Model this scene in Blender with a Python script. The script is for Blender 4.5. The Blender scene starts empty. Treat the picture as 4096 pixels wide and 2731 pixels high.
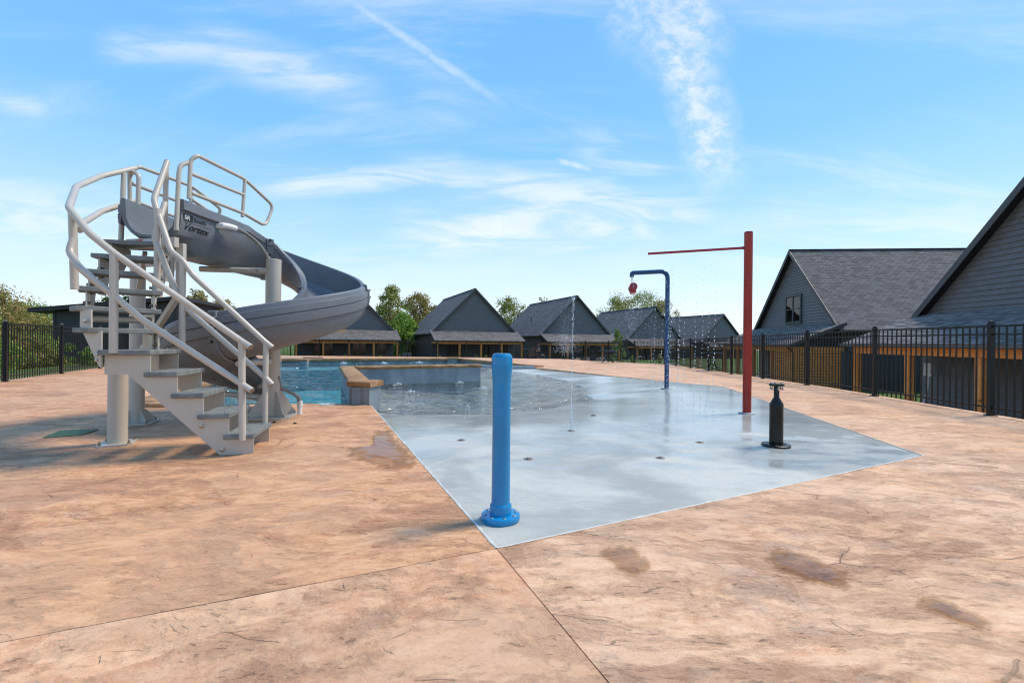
import bpy, bmesh, math, random
from mathutils import Vector, Matrix, geometry, noise as mnoise
R = math.radians
scene = bpy.context.scene
COL = scene.collection

# ------------------------------------------------------------------ camera
CAMH, FPX, CX, CY, ROLL = 1.0, 1820.0, 2048.0, 1365.5, 0.0095
cam_d = bpy.data.cameras.new('camera'); cam_d.lens = 16.0; cam_d.sensor_width = 36.0
cam_d.clip_start = 0.05; cam_d.clip_end = 2000
cam = bpy.data.objects.new('camera', cam_d); COL.objects.link(cam)
cam.matrix_world = Matrix.Translation((0, 0, CAMH)) @ Matrix.Rotation(R(90), 4, 'X') @ Matrix.Rotation(ROLL, 4, 'Z')
scene.camera = cam

# ------------------------------------------------------------------ world / sky
SUN_AZ = (0.925, 0.38)          # towards the sun in plan (right and ahead)
SUN_EL = R(56)
world = bpy.data.worlds.new('World'); scene.world = world; world.use_nodes = True
def build_world():
    nt = world.node_tree; N = nt.nodes; L = nt.links; N.clear()
    def nd(t, **k):
        n = N.new(t)
        for a, b in k.items(): setattr(n, a, b)
        return n
    def m(op, a, b=None, c=None, clamp=False):
        n = nd('ShaderNodeMath', operation=op, use_clamp=clamp)
        for i, v in enumerate((a, b, c)):
            if v is None: continue
            if isinstance(v, (int, float)): n.inputs[i].default_value = v
            else: L.new(v, n.inputs[i])
        return n.outputs[0]
    def sstep(v, lo, hi):
        n = nd('ShaderNodeMapRange', interpolation_type='SMOOTHSTEP')
        L.new(v, n.inputs[0]); n.inputs[1].default_value = lo; n.inputs[2].default_value = hi
        return n.outputs[0]
    out = nd('ShaderNodeOutputWorld'); bg = nd('ShaderNodeBackground')
    sky = nd('ShaderNodeTexSky', sky_type='NISHITA', sun_disc=False)
    sky.sun_elevation = SUN_EL; sky.sun_rotation = math.atan2(SUN_AZ[0], SUN_AZ[1])
    sky.air_density = 1.0; sky.dust_density = 0.35; sky.ozone_density = 1.6; sky.altitude = 300
    bg.inputs[1].default_value = 0.133
    tc = nd('ShaderNodeTexCoord'); sp = nd('ShaderNodeSeparateXYZ'); L.new(tc.outputs['Generated'], sp.inputs[0])
    x, y, z = sp.outputs
    # thin cirrus spread over the whole sky: a flat layer far above
    zc = m('MAXIMUM', z, 0.03)
    px = m('DIVIDE', x, m('ADD', zc, 0.25)); py = m('DIVIDE', y, m('ADD', zc, 0.25))
    cv = nd('ShaderNodeCombineXYZ'); L.new(px, cv.inputs[0]); L.new(py, cv.inputs[1])
    mp = nd('ShaderNodeMapping'); mp.inputs['Rotation'].default_value = (0, 0, R(-24)); mp.inputs['Scale'].default_value = (0.55, 2.6, 1)
    L.new(cv.outputs[0], mp.inputs[0])
    n1 = nd('ShaderNodeTexNoise'); n1.inputs['Scale'].default_value = 1.5; n1.inputs['Detail'].default_value = 9; n1.inputs['Roughness'].default_value = 0.62; n1.inputs['Distortion'].default_value = 0.9
    L.new(mp.outputs[0], n1.inputs['Vector'])
    thin = m('MULTIPLY', sstep(n1.outputs[0], 0.46, 0.84), 0.50)
    # a low white veil toward the horizon, all round
    n3 = nd('ShaderNodeTexNoise'); n3.inputs['Scale'].default_value = 2.2; n3.inputs['Detail'].default_value = 6
    mp3 = nd('ShaderNodeMapping'); mp3.inputs['Scale'].default_value = (1, 1, 4.5); L.new(tc.outputs['Generated'], mp3.inputs[0]); L.new(mp3.outputs[0], n3.inputs['Vector'])
    veil = m('MULTIPLY', sstep(m('ADD', z, m('MULTIPLY', m('SUBTRACT', n3.outputs[0], 0.5), -0.42)), 0.28, -0.06), 0.55)
    # the distinct clouds, placed by their bearing and elevation
    yc = m('MAXIMUM', y, 0.05)
    qx = m('DIVIDE', x, yc); qz = m('DIVIDE', z, yc); front = sstep(y, 0.05, 0.2)
    qv = nd('ShaderNodeCombineXYZ'); L.new(qx, qv.inputs[0]); L.new(qz, qv.inputs[1])
    def fbm(scale, stretch, rot, dist=0.4, det=8, rough=0.6):
        mm = nd('ShaderNodeMapping'); mm.inputs['Rotation'].default_value = (0, 0, rot); mm.inputs['Scale'].default_value = (stretch[0], stretch[1], 1)
        L.new(qv.outputs[0], mm.inputs[0])
        t = nd('ShaderNodeTexNoise'); t.inputs['Scale'].default_value = scale; t.inputs['Detail'].default_value = det
        t.inputs['Roughness'].default_value = rough; t.inputs['Distortion'].default_value = dist
        L.new(mm.outputs[0], t.inputs['Vector']); return t.outputs[0]
    warp = m('MULTIPLY', m('SUBTRACT', fbm(5, (1, 1), 0), 0.5), 0.16)
    def streak(p0, p1, w, soft=1.0):
        a = ((p0[0]-CX)/FPX, (CY-p0[1])/FPX); b = ((p1[0]-CX)/FPX, (CY-p1[1])/FPX)
        dx, dz = b[0]-a[0], b[1]-a[1]; ln = math.hypot(dx, dz); ux, uz = dx/ln, dz/ln
        t = m('ADD', m('MULTIPLY', m('SUBTRACT', qx, a[0]), ux), m('MULTIPLY', m('SUBTRACT', qz, a[1]), uz))
        s = m('ADD', m('MULTIPLY', m('SUBTRACT', qx, a[0]), -uz), m('MULTIPLY', m('SUBTRACT', qz, a[1]), ux))
        s = m('ADD', s, m('MULTIPLY', warp, min(1.0, w/FPX*8)))
        along = m('MULTIPLY', sstep(t, -0.10*ln, 0.25*ln), sstep(t, 1.12*ln, 0.72*ln))
        return m('MULTIPLY', along, sstep(m('ABSOLUTE', s), w/FPX*(1+soft), w/FPX*0.1))
    clouds = None
    def add(c, k):
        nonlocal clouds
        c = m('MULTIPLY', c, k); clouds = c if clouds is None else m('MAXIMUM', clouds, c)
    curd = fbm(24, (1, 1.3), R(35), 0.15, 9, 0.66); silk = fbm(5, (1, 5), R(12), 0.7); silk2 = fbm(4, (0.8, 4.5), R(-4), 0.9)
    tex1 = m('ADD', 0.32, m('MULTIPLY', sstep(curd, 0.36, 0.66), 0.68))
    add(m('MULTIPLY', streak((2610, -420), (2740, 300), 150, 0.6), tex1), 0.62)
    add(m('MULTIPLY', streak((2690, 60), (2890, 760), 105, 0.6), tex1), 0.68)
    add(m('MULTIPLY', streak((2420, -300), (2600, 200), 120, 0.9), tex1), 0.40)
    tex2 = m('ADD', 0.3, m('MULTIPLY', sstep(curd, 0.3, 0.6), 0.7))
    add(m('MULTIPLY', streak((1180, -130), (2020, 430), 12, 1.8), tex2), 0.38)
    texs = m('ADD', 0.35, m('MULTIPLY', sstep(silk, 0.33, 0.66), 0.75)); texw = m('ADD', 0.15, m('MULTIPLY', sstep(silk2, 0.36, 0.64), 0.95))
    add(m('MULTIPLY', streak((380, 190), (1010, 225), 45, 1.5), texs), 0.42)
    add(m('MULTIPLY', streak((720, 170), (1560, 410), 60, 1.5), texs), 0.46)
    add(m('MULTIPLY', streak((-80, 400), (200, 470), 30, 1.6), texs), 0.36)
    add(m('MULTIPLY', streak((-200, 840), (700, 960), 100, 1.2), texw), 0.5)
    add(m('MULTIPLY', streak((1000, 760), (1900, 690), 36, 1.2), texw), 0.55)
    add(m('MULTIPLY', streak((1550, 690), (2900, 860), 60, 1.3), texw), 0.6)
    add(m('MULTIPLY', streak((1560, 960), (2880, 820), 85, 1.3), texw), 0.72)
    add(m('MULTIPLY', streak((1560, 900), (2460, 1010), 60, 1.3), texw), 0.6)
    add(m('MULTIPLY', streak((2250, 560), (2720, 690), 60, 1.3), texw), 0.35)
    add(m('MULTIPLY', streak((2220, 640), (2370, 680), 9, 1.3), tex2), 0.5)
    add(m('MULTIPLY', streak((2700, 990), (4500, 900), 110, 1.4), texw), 0.4)
    clouds = m('MULTIPLY', clouds, front)
    tot = m('MAXIMUM', m('MAXIMUM', thin, clouds), veil, clamp=True)
    # clear-air colour by elevation alone, blended with the sky model so that the whole dome stays even
    rp = nd('ShaderNodeValToRGB'); L.new(z, rp.inputs[0]); e = rp.color_ramp.elements
    for i, (p, c) in enumerate([(0.0, (2.15, 2.70, 3.12)), (0.16, (1.48, 2.30, 3.10)), (0.38, (0.64, 1.66, 3.15)), (0.72, (0.36, 1.28, 2.95)), (1.0, (0.38, 1.2, 2.7))]):
        q = e[i] if i < 2 else e.new(p); q.position = p; q.color = (*c, 1)
    cl = nd('ShaderNodeMix', data_type='RGBA'); cl.inputs[0].default_value = 0.88; L.new(sky.outputs[0], cl.inputs[6]); L.new(rp.outputs[0], cl.inputs[7])
    mx = nd('ShaderNodeMix', data_type='RGBA'); L.new(tot, mx.inputs[0]); L.new(cl.outputs[2], mx.inputs[6]); mx.inputs[7].default_value = (2.95, 3.02, 3.08, 1)
    L.new(mx.outputs[2], bg.inputs[0]); L.new(bg.outputs[0], out.inputs[0])
build_world()

# ------------------------------------------------------------------ sun
sun_d = bpy.data.lights.new('sun', 'SUN'); sun_d.energy = 1.45; sun_d.angle = R(13.0); sun_d.color = (1.0, 0.92, 0.79)
sun = bpy.data.objects.new('sun', sun_d); COL.objects.link(sun)
_sd = Vector((SUN_AZ[0]*math.cos(SUN_EL), SUN_AZ[1]*math.cos(SUN_EL), math.sin(SUN_EL)))
sun.rotation_euler = _sd.to_track_quat('Z', 'Y').to_euler(); sun.location = (30, 25, 40)

scene.view_settings.view_transform = 'Standard'; scene.view_settings.look = 'None'
scene.view_settings.gamma = 1.0; scene.view_settings.use_curve_mapping = False
scene.view_settings.exposure = 1.38
scene.render.engine = 'CYCLES'
scene.cycles.max_bounces = 8; scene.cycles.transparent_max_bounces = 16
scene.cycles.use_denoising = True; scene.cycles.pixel_filter_type = 'BLACKMAN_HARRIS'; scene.cycles.filter_width = 1.15

# ------------------------------------------------------------------ photo geometry helpers
def P(x, y, Y):
    dx, dy = x-CX, CY-y
    a = dx*math.cos(ROLL) - dy*math.sin(ROLL); b = dx*math.sin(ROLL) + dy*math.cos(ROLL)
    return Vector((a*Y/FPX, Y, CAMH + b*Y/FPX))
def G(x, y, z=0.0):
    dx, dy = x-CX, CY-y
    a = dx*math.cos(ROLL) - dy*math.sin(ROLL); b = dx*math.sin(ROLL) + dy*math.cos(ROLL)
    Y = (z-CAMH)*FPX/b
    return Vector((a*Y/FPX, Y, z))
def sm(lo, hi, v):
    t = max(0.0, min(1.0, (v-lo)/(hi-lo))); return t*t*(3-2*t)

# ------------------------------------------------------------------ mesh helpers
class MB:
    def __init__(s): s.v = []; s.f = []; s.sm = []
    def add(s, vs, fs, smooth=False):
        o = len(s.v); s.v += [Vector(p) for p in vs]
        for f in fs: s.f.append([i+o for i in f]); s.sm.append(smooth)
        return s
    def box(s, c, size, rz=0.0, M=None):
        hx, hy, hz = size[0]/2, size[1]/2, size[2]/2
        vs = [Vector((x*hx, y*hy, z*hz)) for z in (-1, 1) for y in (-1, 1) for x in (-1, 1)]
        Rm = M if M is not None else Matrix.Rotation(rz, 3, 'Z')
        vs = [Rm @ p + Vector(c) for p in vs]
        return s.add(vs, [(0,2,3,1),(4,5,7,6),(0,1,5,4),(2,6,7,3),(0,4,6,2),(1,3,7,5)])
    def bar(s, a, b, w, h, up=(0,0,1)):
        a, b = Vector(a), Vector(b); d = b-a; y = d.normalized(); x = y.cross(Vector(up))
        if x.length < 1e-4: x = y.cross(Vector((1,0,0)))
        x.normalize(); z = x.cross(y)
        M = Matrix((x, y, z)).transposed()
        return s.box((a+b)/2, (w, d.length, h), M=M)
    def prism(s, pts, ext):
        pts = [Vector(p) for p in pts]; e = Vector(ext); n = len(pts)
        fs = [list(range(n))[::-1], list(range(n, 2*n))] + [[i, (i+1) % n, n+(i+1) % n, n+i] for i in range(n)]
        return s.add(pts+[p+e for p in pts], fs)
    def ring_sweep(s, rings, closed=True, cap=True, smooth=True):
        n = len(rings[0]); vs = [p for r in rings for p in r]; fs = []
        for i in range(len(rings)-1):
            for j in range(n if closed else n-1):
                k = (j+1) % n
                fs.append((i*n+j, i*n+k, (i+1)*n+k, (i+1)*n+j))
        if cap:
            fs.append(list(range(n))[::-1]); fs.append([(len(rings)-1)*n+j for j in range(n)])
        return s.add(vs, fs, smooth)
    def tube(s, pts, r, n=10, cap=True):
        pts = [Vector(p) for p in pts]; rs = r if isinstance(r, (list, tuple)) else [r]*len(pts)
        rings = []; ref = None
        for i, p in enumerate(pts):
            t0 = (pts[i]-pts[i-1]).normalized() if i > 0 else None
            t1 = (pts[i+1]-pts[i]).normalized() if i < len(pts)-1 else None
            t = (t0+t1).normalized() if t0 is not None and t1 is not None else (t0 if t1 is None else t1)
            if ref is None:
                ref = Vector((0,0,1)) if abs(t.z) < 0.9 else Vector((1,0,0))
            u = (ref - t*ref.dot(t)).normalized(); w = t.cross(u); ref = u
            k = 1.0
            if t0 is not None and t1 is not None: k = 1/max(0.6, t.dot(t1))
            rings.append([p + (u*math.cos(2*math.pi*j/n) + w*math.sin(2*math.pi*j/n))*rs[i]*(k if abs(k) < 1.5 else 1) for j in range(n)])
        return s.ring_sweep(rings, True, cap, True)
    def lathe(s, prof, c, n=24, axis=(0,0,1)):
        ax = Vector(axis).normalized(); u = Vector((1,0,0)) if abs(ax.x) < 0.9 else Vector((0,1,0))
        u = (u-ax*u.dot(ax)).normalized(); w = ax.cross(u); c = Vector(c)
        rings = [[c + ax*z + (u*math.cos(2*math.pi*j/n)+w*math.sin(2*math.pi*j/n))*r for j in range(n)] for r, z in prof]
        return s.ring_sweep(rings, True, True, True)
    def ico(s, c, r, sub=0, sc=(1,1,1)):
        t = (1+5**.5)/2
        vs = [(-1,t,0),(1,t,0),(-1,-t,0),(1,-t,0),(0,-1,t),(0,1,t),(0,-1,-t),(0,1,-t),(t,0,-1),(t,0,1),(-t,0,-1),(-t,0,1)]
        k = r/math.sqrt(1+t*t)
        fs = [(0,11,5),(0,5,1),(0,1,7),(0,7,10),(0,10,11),(1,5,9),(5,11,4),(11,10,2),(10,7,6),(7,1,8),(3,9,4),(3,4,2),(3,2,6),(3,6,8),(3,8,9),(4,9,5),(2,4,11),(6,2,10),(8,6,7),(9,8,1)]
        return s.add([Vector((a*k*sc[0], b*k*sc[1], d*k*sc[2]))+Vector(c) for a, b, d in vs], fs, True)
    def octa(s, c, r, sc=(1,1,1)):
        x, y, z = c; a, b, d = r*sc[0], r*sc[1], r*sc[2]
        return s.add([(x+a,y,z),(x-a,y,z),(x,y+b,z),(x,y-b,z),(x,y,z+d),(x,y,z-d)], [(0,2,4),(2,1,4),(1,3,4),(3,0,4),(2,0,5),(1,2,5),(3,1,5),(0,3,5)], True)
    def mesh(s, name, origin=(0,0,0), sharp=35, fixn=True):
        o = Vector(origin); me = bpy.data.meshes.new(name)
        me.from_pydata([tuple(p-o) for p in s.v], [], s.f)
        me.polygons.foreach_set('use_smooth', s.sm); me.update()
        bm = bmesh.new(); bm.from_mesh(me)
        if fixn: bmesh.ops.recalc_face_normals(bm, faces=bm.faces)
        lim = R(sharp)
        for e in bm.edges:
            if len(e.link_faces) == 2 and e.calc_face_angle(0) > lim: e.smooth = False
        bm.to_mesh(me); bm.free()
        return me
    def build(s, name, mat, parent=None, origin=None, sharp=35, fixn=True, local=False):
        """one mesh object; world coordinates unless local"""
        if origin is None: origin = (0,0,0) if (parent is None or local) else org(parent)
        me = s.mesh(name, origin, sharp, fixn)
        if mat is not None: me.materials.append(mat)
        ob = bpy.data.objects.new(name, me); COL.objects.link(ob)
        if parent is not None: ob.parent = parent
        else: ob.location = origin
        return ob
def org(o):
    v = Vector((0,0,0))
    while o is not None: v += o.location; o = o.parent
    return v
def empty(name, loc, rz=0.0):
    o = bpy.data.objects.new(name, None); COL.objects.link(o); o.location = loc; o.rotation_euler = (0,0,rz); o.empty_display_size = 0.2
    return o
def tag(o, label=None, cat=None, group=None, kind=None):
    if label: o['label'] = label
    if cat: o['category'] = cat
    if group: o['group'] = group
    if kind: o['kind'] = kind
    return o
def place(name, mesh, parent, loc, rz=0.0, rot=None):
    o = bpy.data.objects.new(name, mesh); COL.objects.link(o); o.parent = parent; o.location = loc
    o.rotation_euler = rot if rot else (0,0,rz)
    return o
def copy_tree(o, parent=None):
    c = o.copy(); COL.objects.link(c); c.parent = parent
    for ch in list(o.children): copy_tree(ch, c)
    return c
def patch(name, poly, step, zf, mat, parent=None, skirt=0.0, jitter=0.0, step_fn=None):
    """triangulated sheet inside a polygon, height from zf(x, y)"""
    xs = [p[0] for p in poly]; ys = [p[1] for p in poly]
    pts = []; n0 = len(poly)
    edge = []
    for i in range(n0):
        a, b = Vector(poly[i][:2]), Vector(poly[(i+1) % n0][:2]); k = max(1, int((b-a).length/step))
        for j in range(k): edge.append(a.lerp(b, j/k))
    pts = list(edge); ne = len(edge)
    def inside(x, y):
        c = False
        for i in range(n0):
            x1, y1 = poly[i][:2]; x2, y2 = poly[(i+1) % n0][:2]
            if (y1 > y) != (y2 > y) and x < (x2-x1)*(y-y1)/(y2-y1)+x1: c = not c
        return c
    y = min(ys)+step/2; row = 0
    while y < max(ys):
        x = min(xs)+step/2*(1+row % 2)
        while x < max(xs):
            if inside(x, y): pts.append(Vector((x, y)))
            x += step
        y += step*0.87; row += 1
    r = geometry.delaunay_2d_cdt(pts, [(i, (i+1) % ne) for i in range(ne)], [], 1, 1e-5)
    vs = [(p.x, p.y, zf(p.x, p.y)) for p in r[0]]
    mb = MB(); mb.add(vs, [tuple(f) for f in r[2]], True)
    if skirt > 0:
        es = [(p.x, p.y, zf(p.x, p.y)) for p in edge]
        low = [(a, b, c-skirt) for a, b, c in es]
        mb.add(es+low, [(i, (i+1) % ne, ne+(i+1) % ne, ne+i) for i in range(ne)])
    me = mb.mesh(name, (0,0,0), 40, False)
    bm = bmesh.new(); bm.from_mesh(me)
    for f in bm.faces:
        f.normal_update()
        if f.normal.z < -0.1: f.normal_flip()
    bm.to_mesh(me); bm.free()
    if mat: me.materials.append(mat)
    ob = bpy.data.objects.new(name, me); COL.objects.link(ob)
    if parent: ob.parent = parent
    return ob
def inset(poly, d):
    n = len(poly); A = sum(poly[i][0]*poly[(i+1) % n][1]-poly[(i+1) % n][0]*poly[i][1] for i in range(n))
    sg = 1 if A > 0 else -1; out = []
    for i in range(n):
        p0, p1, p2 = Vector(poly[i-1]), Vector(poly[i]), Vector(poly[(i+1) % n])
        n1 = (p1-p0).normalized(); n2 = (p2-p1).normalized()
        a = Vector((-n1.y, n1.x))*sg; b = Vector((-n2.y, n2.x))*sg
        k = (a+b); k = k/max(0.3, k.dot(a)) if k.length > 1e-6 else a
        out.append(p1+k*d)
    return out

# ------------------------------------------------------------------ materials
class NT:
    def __init__(s, name):
        s.m = bpy.data.materials.new(name); s.m.use_nodes = True; s.t = s.m.node_tree; s.N = s.t.nodes; s.L = s.t.links; s.N.clear()
        s.out = s.N.new('ShaderNodeOutputMaterial'); s.b = s.N.new('ShaderNodeBsdfPrincipled'); s.L.new(s.b.outputs[0], s.out.inputs[0])
        s.tc = s.N.new('ShaderNodeTexCoord')
    def n(s, t, **k):
        n = s.N.new(t)
        for a, b in k.items(): setattr(n, a, b)
        return n
    def set(s, node, i, v):
        if hasattr(v, 'is_linked') or isinstance(v, bpy.types.NodeSocket): s.L.new(v, node.inputs[i])
        else: node.inputs[i].default_value = v
    def math(s, op, a, b=None, c=None, clamp=False):
        n = s.n('ShaderNodeMath', operation=op, use_clamp=clamp)
        for i, v in enumerate((a, b, c)):
            if v is not None: s.set(n, i, v)
        return n.outputs[0]
    def map(s, scale=(1,1,1), rot=(0,0,0), loc=(0,0,0), src='Object'):
        n = s.n('ShaderNodeMapping'); s.L.new(s.tc.outputs[src] if isinstance(src, str) else src, n.inputs[0])
        n.inputs['Scale'].default_value = scale; n.inputs['Rotation'].default_value = rot; n.inputs['Location'].default_value = loc
        return n.outputs[0]
    def noise(s, scale, vec=None, detail=5, rough=0.55, dist=0.0, out=0):
        n = s.n('ShaderNodeTexNoise'); n.inputs['Scale'].default_value = scale; n.inputs['Detail'].default_value = detail
        n.inputs['Roughness'].default_value = rough; n.inputs['Distortion'].default_value = dist
        s.L.new(vec if vec is not None else s.tc.outputs['Object'], n.inputs['Vector']); return n.outputs[out]
    def voro(s, scale, vec=None, feature='DISTANCE_TO_EDGE', out=0):
        n = s.n('ShaderNodeTexVoronoi', feature=feature); n.inputs['Scale'].default_value = scale
        s.L.new(vec if vec is not None else s.tc.outputs['Object'], n.inputs['Vector']); return n.outputs[out]
    def step(s, v, lo, hi):
        n = s.n('ShaderNodeMapRange', interpolation_type='SMOOTHSTEP'); s.set(n, 0, v); n.inputs[1].default_value = lo; n.inputs[2].default_value = hi
        return n.outputs[0]
    def lin(s, v, lo, hi, a, b):
        n = s.n('ShaderNodeMapRange'); s.set(n, 0, v)
        for i, q in enumerate((lo, hi, a, b)): n.inputs[i+1].default_value = q
        return n.outputs[0]
    def mix(s, f, a, b, mode='MIX'):
        n = s.n('ShaderNodeMix', data_type='RGBA', blend_type=mode)
        s.set(n, 0, f)
        for i, v in ((6, a), (7, b)):
            if isinstance(v, tuple): n.inputs[i].default_value = (v[0], v[1], v[2], 1)
            else: s.L.new(v, n.inputs[i])
        return n.outputs[2]
    def bump(s, h, strength=0.3, dist=0.02, normal=None):
        n = s.n('ShaderNodeBump'); n.inputs['Strength'].default_value = strength; n.inputs['Distance'].default_value = dist
        s.L.new(h, n.inputs['Height'])
        if normal is not None: s.L.new(normal, n.inputs['Normal'])
        return n.outputs[0]
    def fin(s, color=None, rough=None, normal=None, metal=None, spec=None, coat=None):
        b = s.b
        for k, v in (('Base Color', color), ('Roughness', rough), ('Normal', normal), ('Metallic', metal), ('Specular IOR Level', spec), ('Coat Weight', coat)):
            if v is None: continue
            if isinstance(v, bpy.types.NodeSocket): s.L.new(v, b.inputs[k])
            elif isinstance(v, tuple): b.inputs[k].default_value = (v[0], v[1], v[2], 1)
            else: b.inputs[k].default_value = v
        return s.m
M = {}
def paint(name, c, rough=0.4, var=0.12, scale=6.0, metal=0.0, bump=0.03, spec=0.5, fine=90.0):
    t = NT(name); a = t.noise(scale, detail=6); b = t.noise(fine, detail=2)
    f = t.math('ADD', t.math('MULTIPLY', a, 0.75), t.math('MULTIPLY', b, 0.25))
    lo = tuple(x*(1-var) for x in c); hi = tuple(min(0.95, x*(1+var)) for x in c)
    col = t.mix(t.step(f, 0.3, 0.7), lo, hi)
    rg = t.lin(a, 0.3, 0.7, max(0.05, rough-0.07), min(1, rough+0.09))
    M[name] = t.fin(col, rg, t.bump(b, bump, 0.004), metal, spec); return M[name]
# ---- specific materials
def mat_deck(name, ang, tint=(1,1,1), grey=0.0, seed=0.0, st=1.0):
    t = NT(name); base = t.map(loc=(seed, seed*1.7, 0))
    def warp(v, sc, amp, det=2):
        n = t.n('ShaderNodeTexNoise'); n.inputs['Scale'].default_value = sc; n.inputs['Detail'].default_value = det; t.L.new(v, n.inputs['Vector'])
        q = t.n('ShaderNodeVectorMath', operation='MULTIPLY_ADD'); t.L.new(n.outputs[1], q.inputs[0]); q.inputs[1].default_value = (amp, amp, 0); t.L.new(v, q.inputs[2]); return q.outputs[0]
    w = warp(base, 1.1, 0.34, 3); w2 = warp(w, 8.0, 0.055, 4)
    def sv(sx, sy, loc=(0,0,0), rot=0.0, src=None): return t.map(scale=(sx, sy, 1), rot=(0,0,-ang+rot), loc=loc, src=src or w)
    big = t.noise(1.25, sv(0.8, 1.25*st), 12, 0.66, 0.15); mid = t.noise(4.2, sv(0.75, 1.35*st, (7, 3, 0)), 11, 0.70, 0.1); sml = t.noise(12.0, sv(0.75, 1.5*st, (2, 9, 0), 0.1), 8, 0.70)
    grain = t.noise(10.0, sv(0.7, 2.0*st), 9, 0.74); grit = t.noise(46, base, 5, 0.72); fine = t.noise(150, base, 3, 0.7); tone = t.noise(0.6, base, 5, 0.55)
    m3 = lambda c: tuple(x*k for x, k in zip(c, tint))
    c = t.mix(t.step(sml, 0.38, 0.62), m3((0.580, 0.300, 0.160)), m3((0.740, 0.455, 0.280)))
    c = t.mix(t.math('MULTIPLY', t.step(tone, 0.42, 0.60), 0.45+grey*0.6), c, m3((0.630, 0.430, 0.305)))
    c = t.mix(t.math('MULTIPLY', t.step(big, 0.50, 0.56), 0.54), c, (0.375, 0.200, 0.122))
    c = t.mix(t.math('MULTIPLY', t.step(mid, 0.525, 0.59), 0.46), c, (0.310, 0.178, 0.115))
    c = t.mix(t.math('MULTIPLY', t.step(mid, 0.435, 0.36), 0.5), c, m3((0.80, 0.55, 0.375)))
    c = t.mix(t.math('MULTIPLY', t.step(t.noise(2.3, sv(0.8, 1.3, (30, 1, 0)), 10, 0.66), 0.55, 0.63), 0.38+grey), c, (0.480, 0.350, 0.285))
    c = t.mix(t.math('MULTIPLY', t.step(grain, 0.55, 0.68), 0.20), c, (0.270, 0.150, 0.092))
    c = t.mix(t.math('MULTIPLY', t.step(grit, 0.54, 0.66), 0.32), c, (0.200, 0.112, 0.072)); c = t.mix(t.math('MULTIPLY', t.step(grit, 0.45, 0.33), 0.42), c, (0.80, 0.57, 0.41))
    pit = t.noise(24, sv(0.6, 1.7, (5, 5, 0), 0.0, w2), 6, 0.72); pm = t.math('MULTIPLY', t.step(pit, 0.58-grey*0.04, 0.655-grey*0.04), t.step(mid, 0.46-grey*0.05, 0.58-grey*0.05))
    c = t.mix(t.math('MULTIPLY', pm, 0.55), c, (0.095, 0.056, 0.036))
    c = t.mix(t.math('MULTIPLY', t.step(fine, 0.5, 0.72), 0.30), c, (0.80, 0.58, 0.43)); c = t.mix(t.math('MULTIPLY', t.step(fine, 0.46, 0.30), 0.26), c, (0.16, 0.09, 0.058))
    e1 = t.voro(2.1, sv(0.7, 1.25, (1, 2, 0), 0.0, w2)); e2 = t.voro(4.3, sv(0.5, 1.5, (4, 1, 0), 0.45, w2)); e3 = t.voro(3.0, sv(0.45, 1.7, (9, 6, 0), -0.2, w2))
    g1 = t.step(t.noise(2.3, base, 6, 0.7), 0.53, 0.62); g2 = t.step(t.noise(3.7, t.map(loc=(3, 3, 0), src=base), 6, 0.7), 0.54, 0.63); g3 = t.step(t.noise(2.9, t.map(loc=(8, 1, 0), src=base), 6, 0.7), 0.55, 0.63)
    ln = t.math('MAXIMUM', t.math('MAXIMUM', t.math('MULTIPLY', t.step(e1, 0.0075, 0.001), g1), t.math('MULTIPLY', t.step(e2, 0.010, 0.001), g2)), t.math('MULTIPLY', t.step(e3, 0.008, 0.001), g3))
    sh = t.math('MAXIMUM', t.math('MULTIPLY', t.step(e1, 0.05, 0.0), g1), t.math('MULTIPLY', t.step(e3, 0.05, 0.0), g3))
    c = t.mix(t.math('MULTIPLY', sh, 0.28), c, (0.26, 0.15, 0.10)); c = t.mix(t.math('MULTIPLY', ln, 0.55), c, (0.115, 0.066, 0.042))
    pl = t.voro(1.5, sv(0.8, 1.1, (11, 4, 0), 0.2, w2), 'F1', 1); ps = t.n('ShaderNodeSeparateColor'); t.L.new(pl, ps.inputs[0])
    c = t.mix(t.math('MULTIPLY', t.step(ps.outputs[0], 0.45, 0.9), 0.30), c, (0.36, 0.205, 0.135)); c = t.mix(t.math('MULTIPLY', t.step(ps.outputs[1], 0.5, 0.95), 0.32), c, (0.78, 0.53, 0.36))
    c = t.mix(1.0, c, (1.05, 0.955, 0.835) if name != 'deck_left' else (1.00, 0.855, 0.69), 'MULTIPLY')
    h = t.math('ADD', t.math('MULTIPLY', t.step(big, 0.48, 0.58), -0.30), t.math('MULTIPLY', t.step(mid, 0.48, 0.60), -0.26))
    h = t.math('ADD', h, t.math('MULTIPLY', ps.outputs[0], 0.28)); h = t.math('ADD', h, t.math('MULTIPLY', big, 0.4)); h = t.math('ADD', h, t.math('MULTIPLY', sml, 0.40)); h = t.math('ADD', h, t.math('MULTIPLY', grain, 0.22)); h = t.math('ADD', h, t.math('MULTIPLY', grit, 0.12))
    h = t.math('SUBTRACT', h, t.math('MULTIPLY', ln, 0.40)); h = t.math('SUBTRACT', h, t.math('MULTIPLY', pm, 0.25)); h = t.math('ADD', h, t.math('MULTIPLY', fine, 0.04))
    M[name] = t.fin(c, t.lin(mid, 0.3, 0.7, 0.55, 0.75), t.bump(h, 0.75, 0.022), spec=0.3); return M[name]
mat_deck('deck_left', R(38), (1.0, 1.0, 1.0), 0.0, 0.0, 1.25); mat_deck('deck_near', R(35), (1.05, 1.05, 1.05), 0.0, 13.0, 0.9); mat_deck('deck_right', R(-52), (1.06, 1.10, 1.14), 0.14, 29.0, 1.3); mat_deck('deck_far', R(-15), (1.06, 1.06, 1.06), 0.06, 47.0, 1.4)

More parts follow.
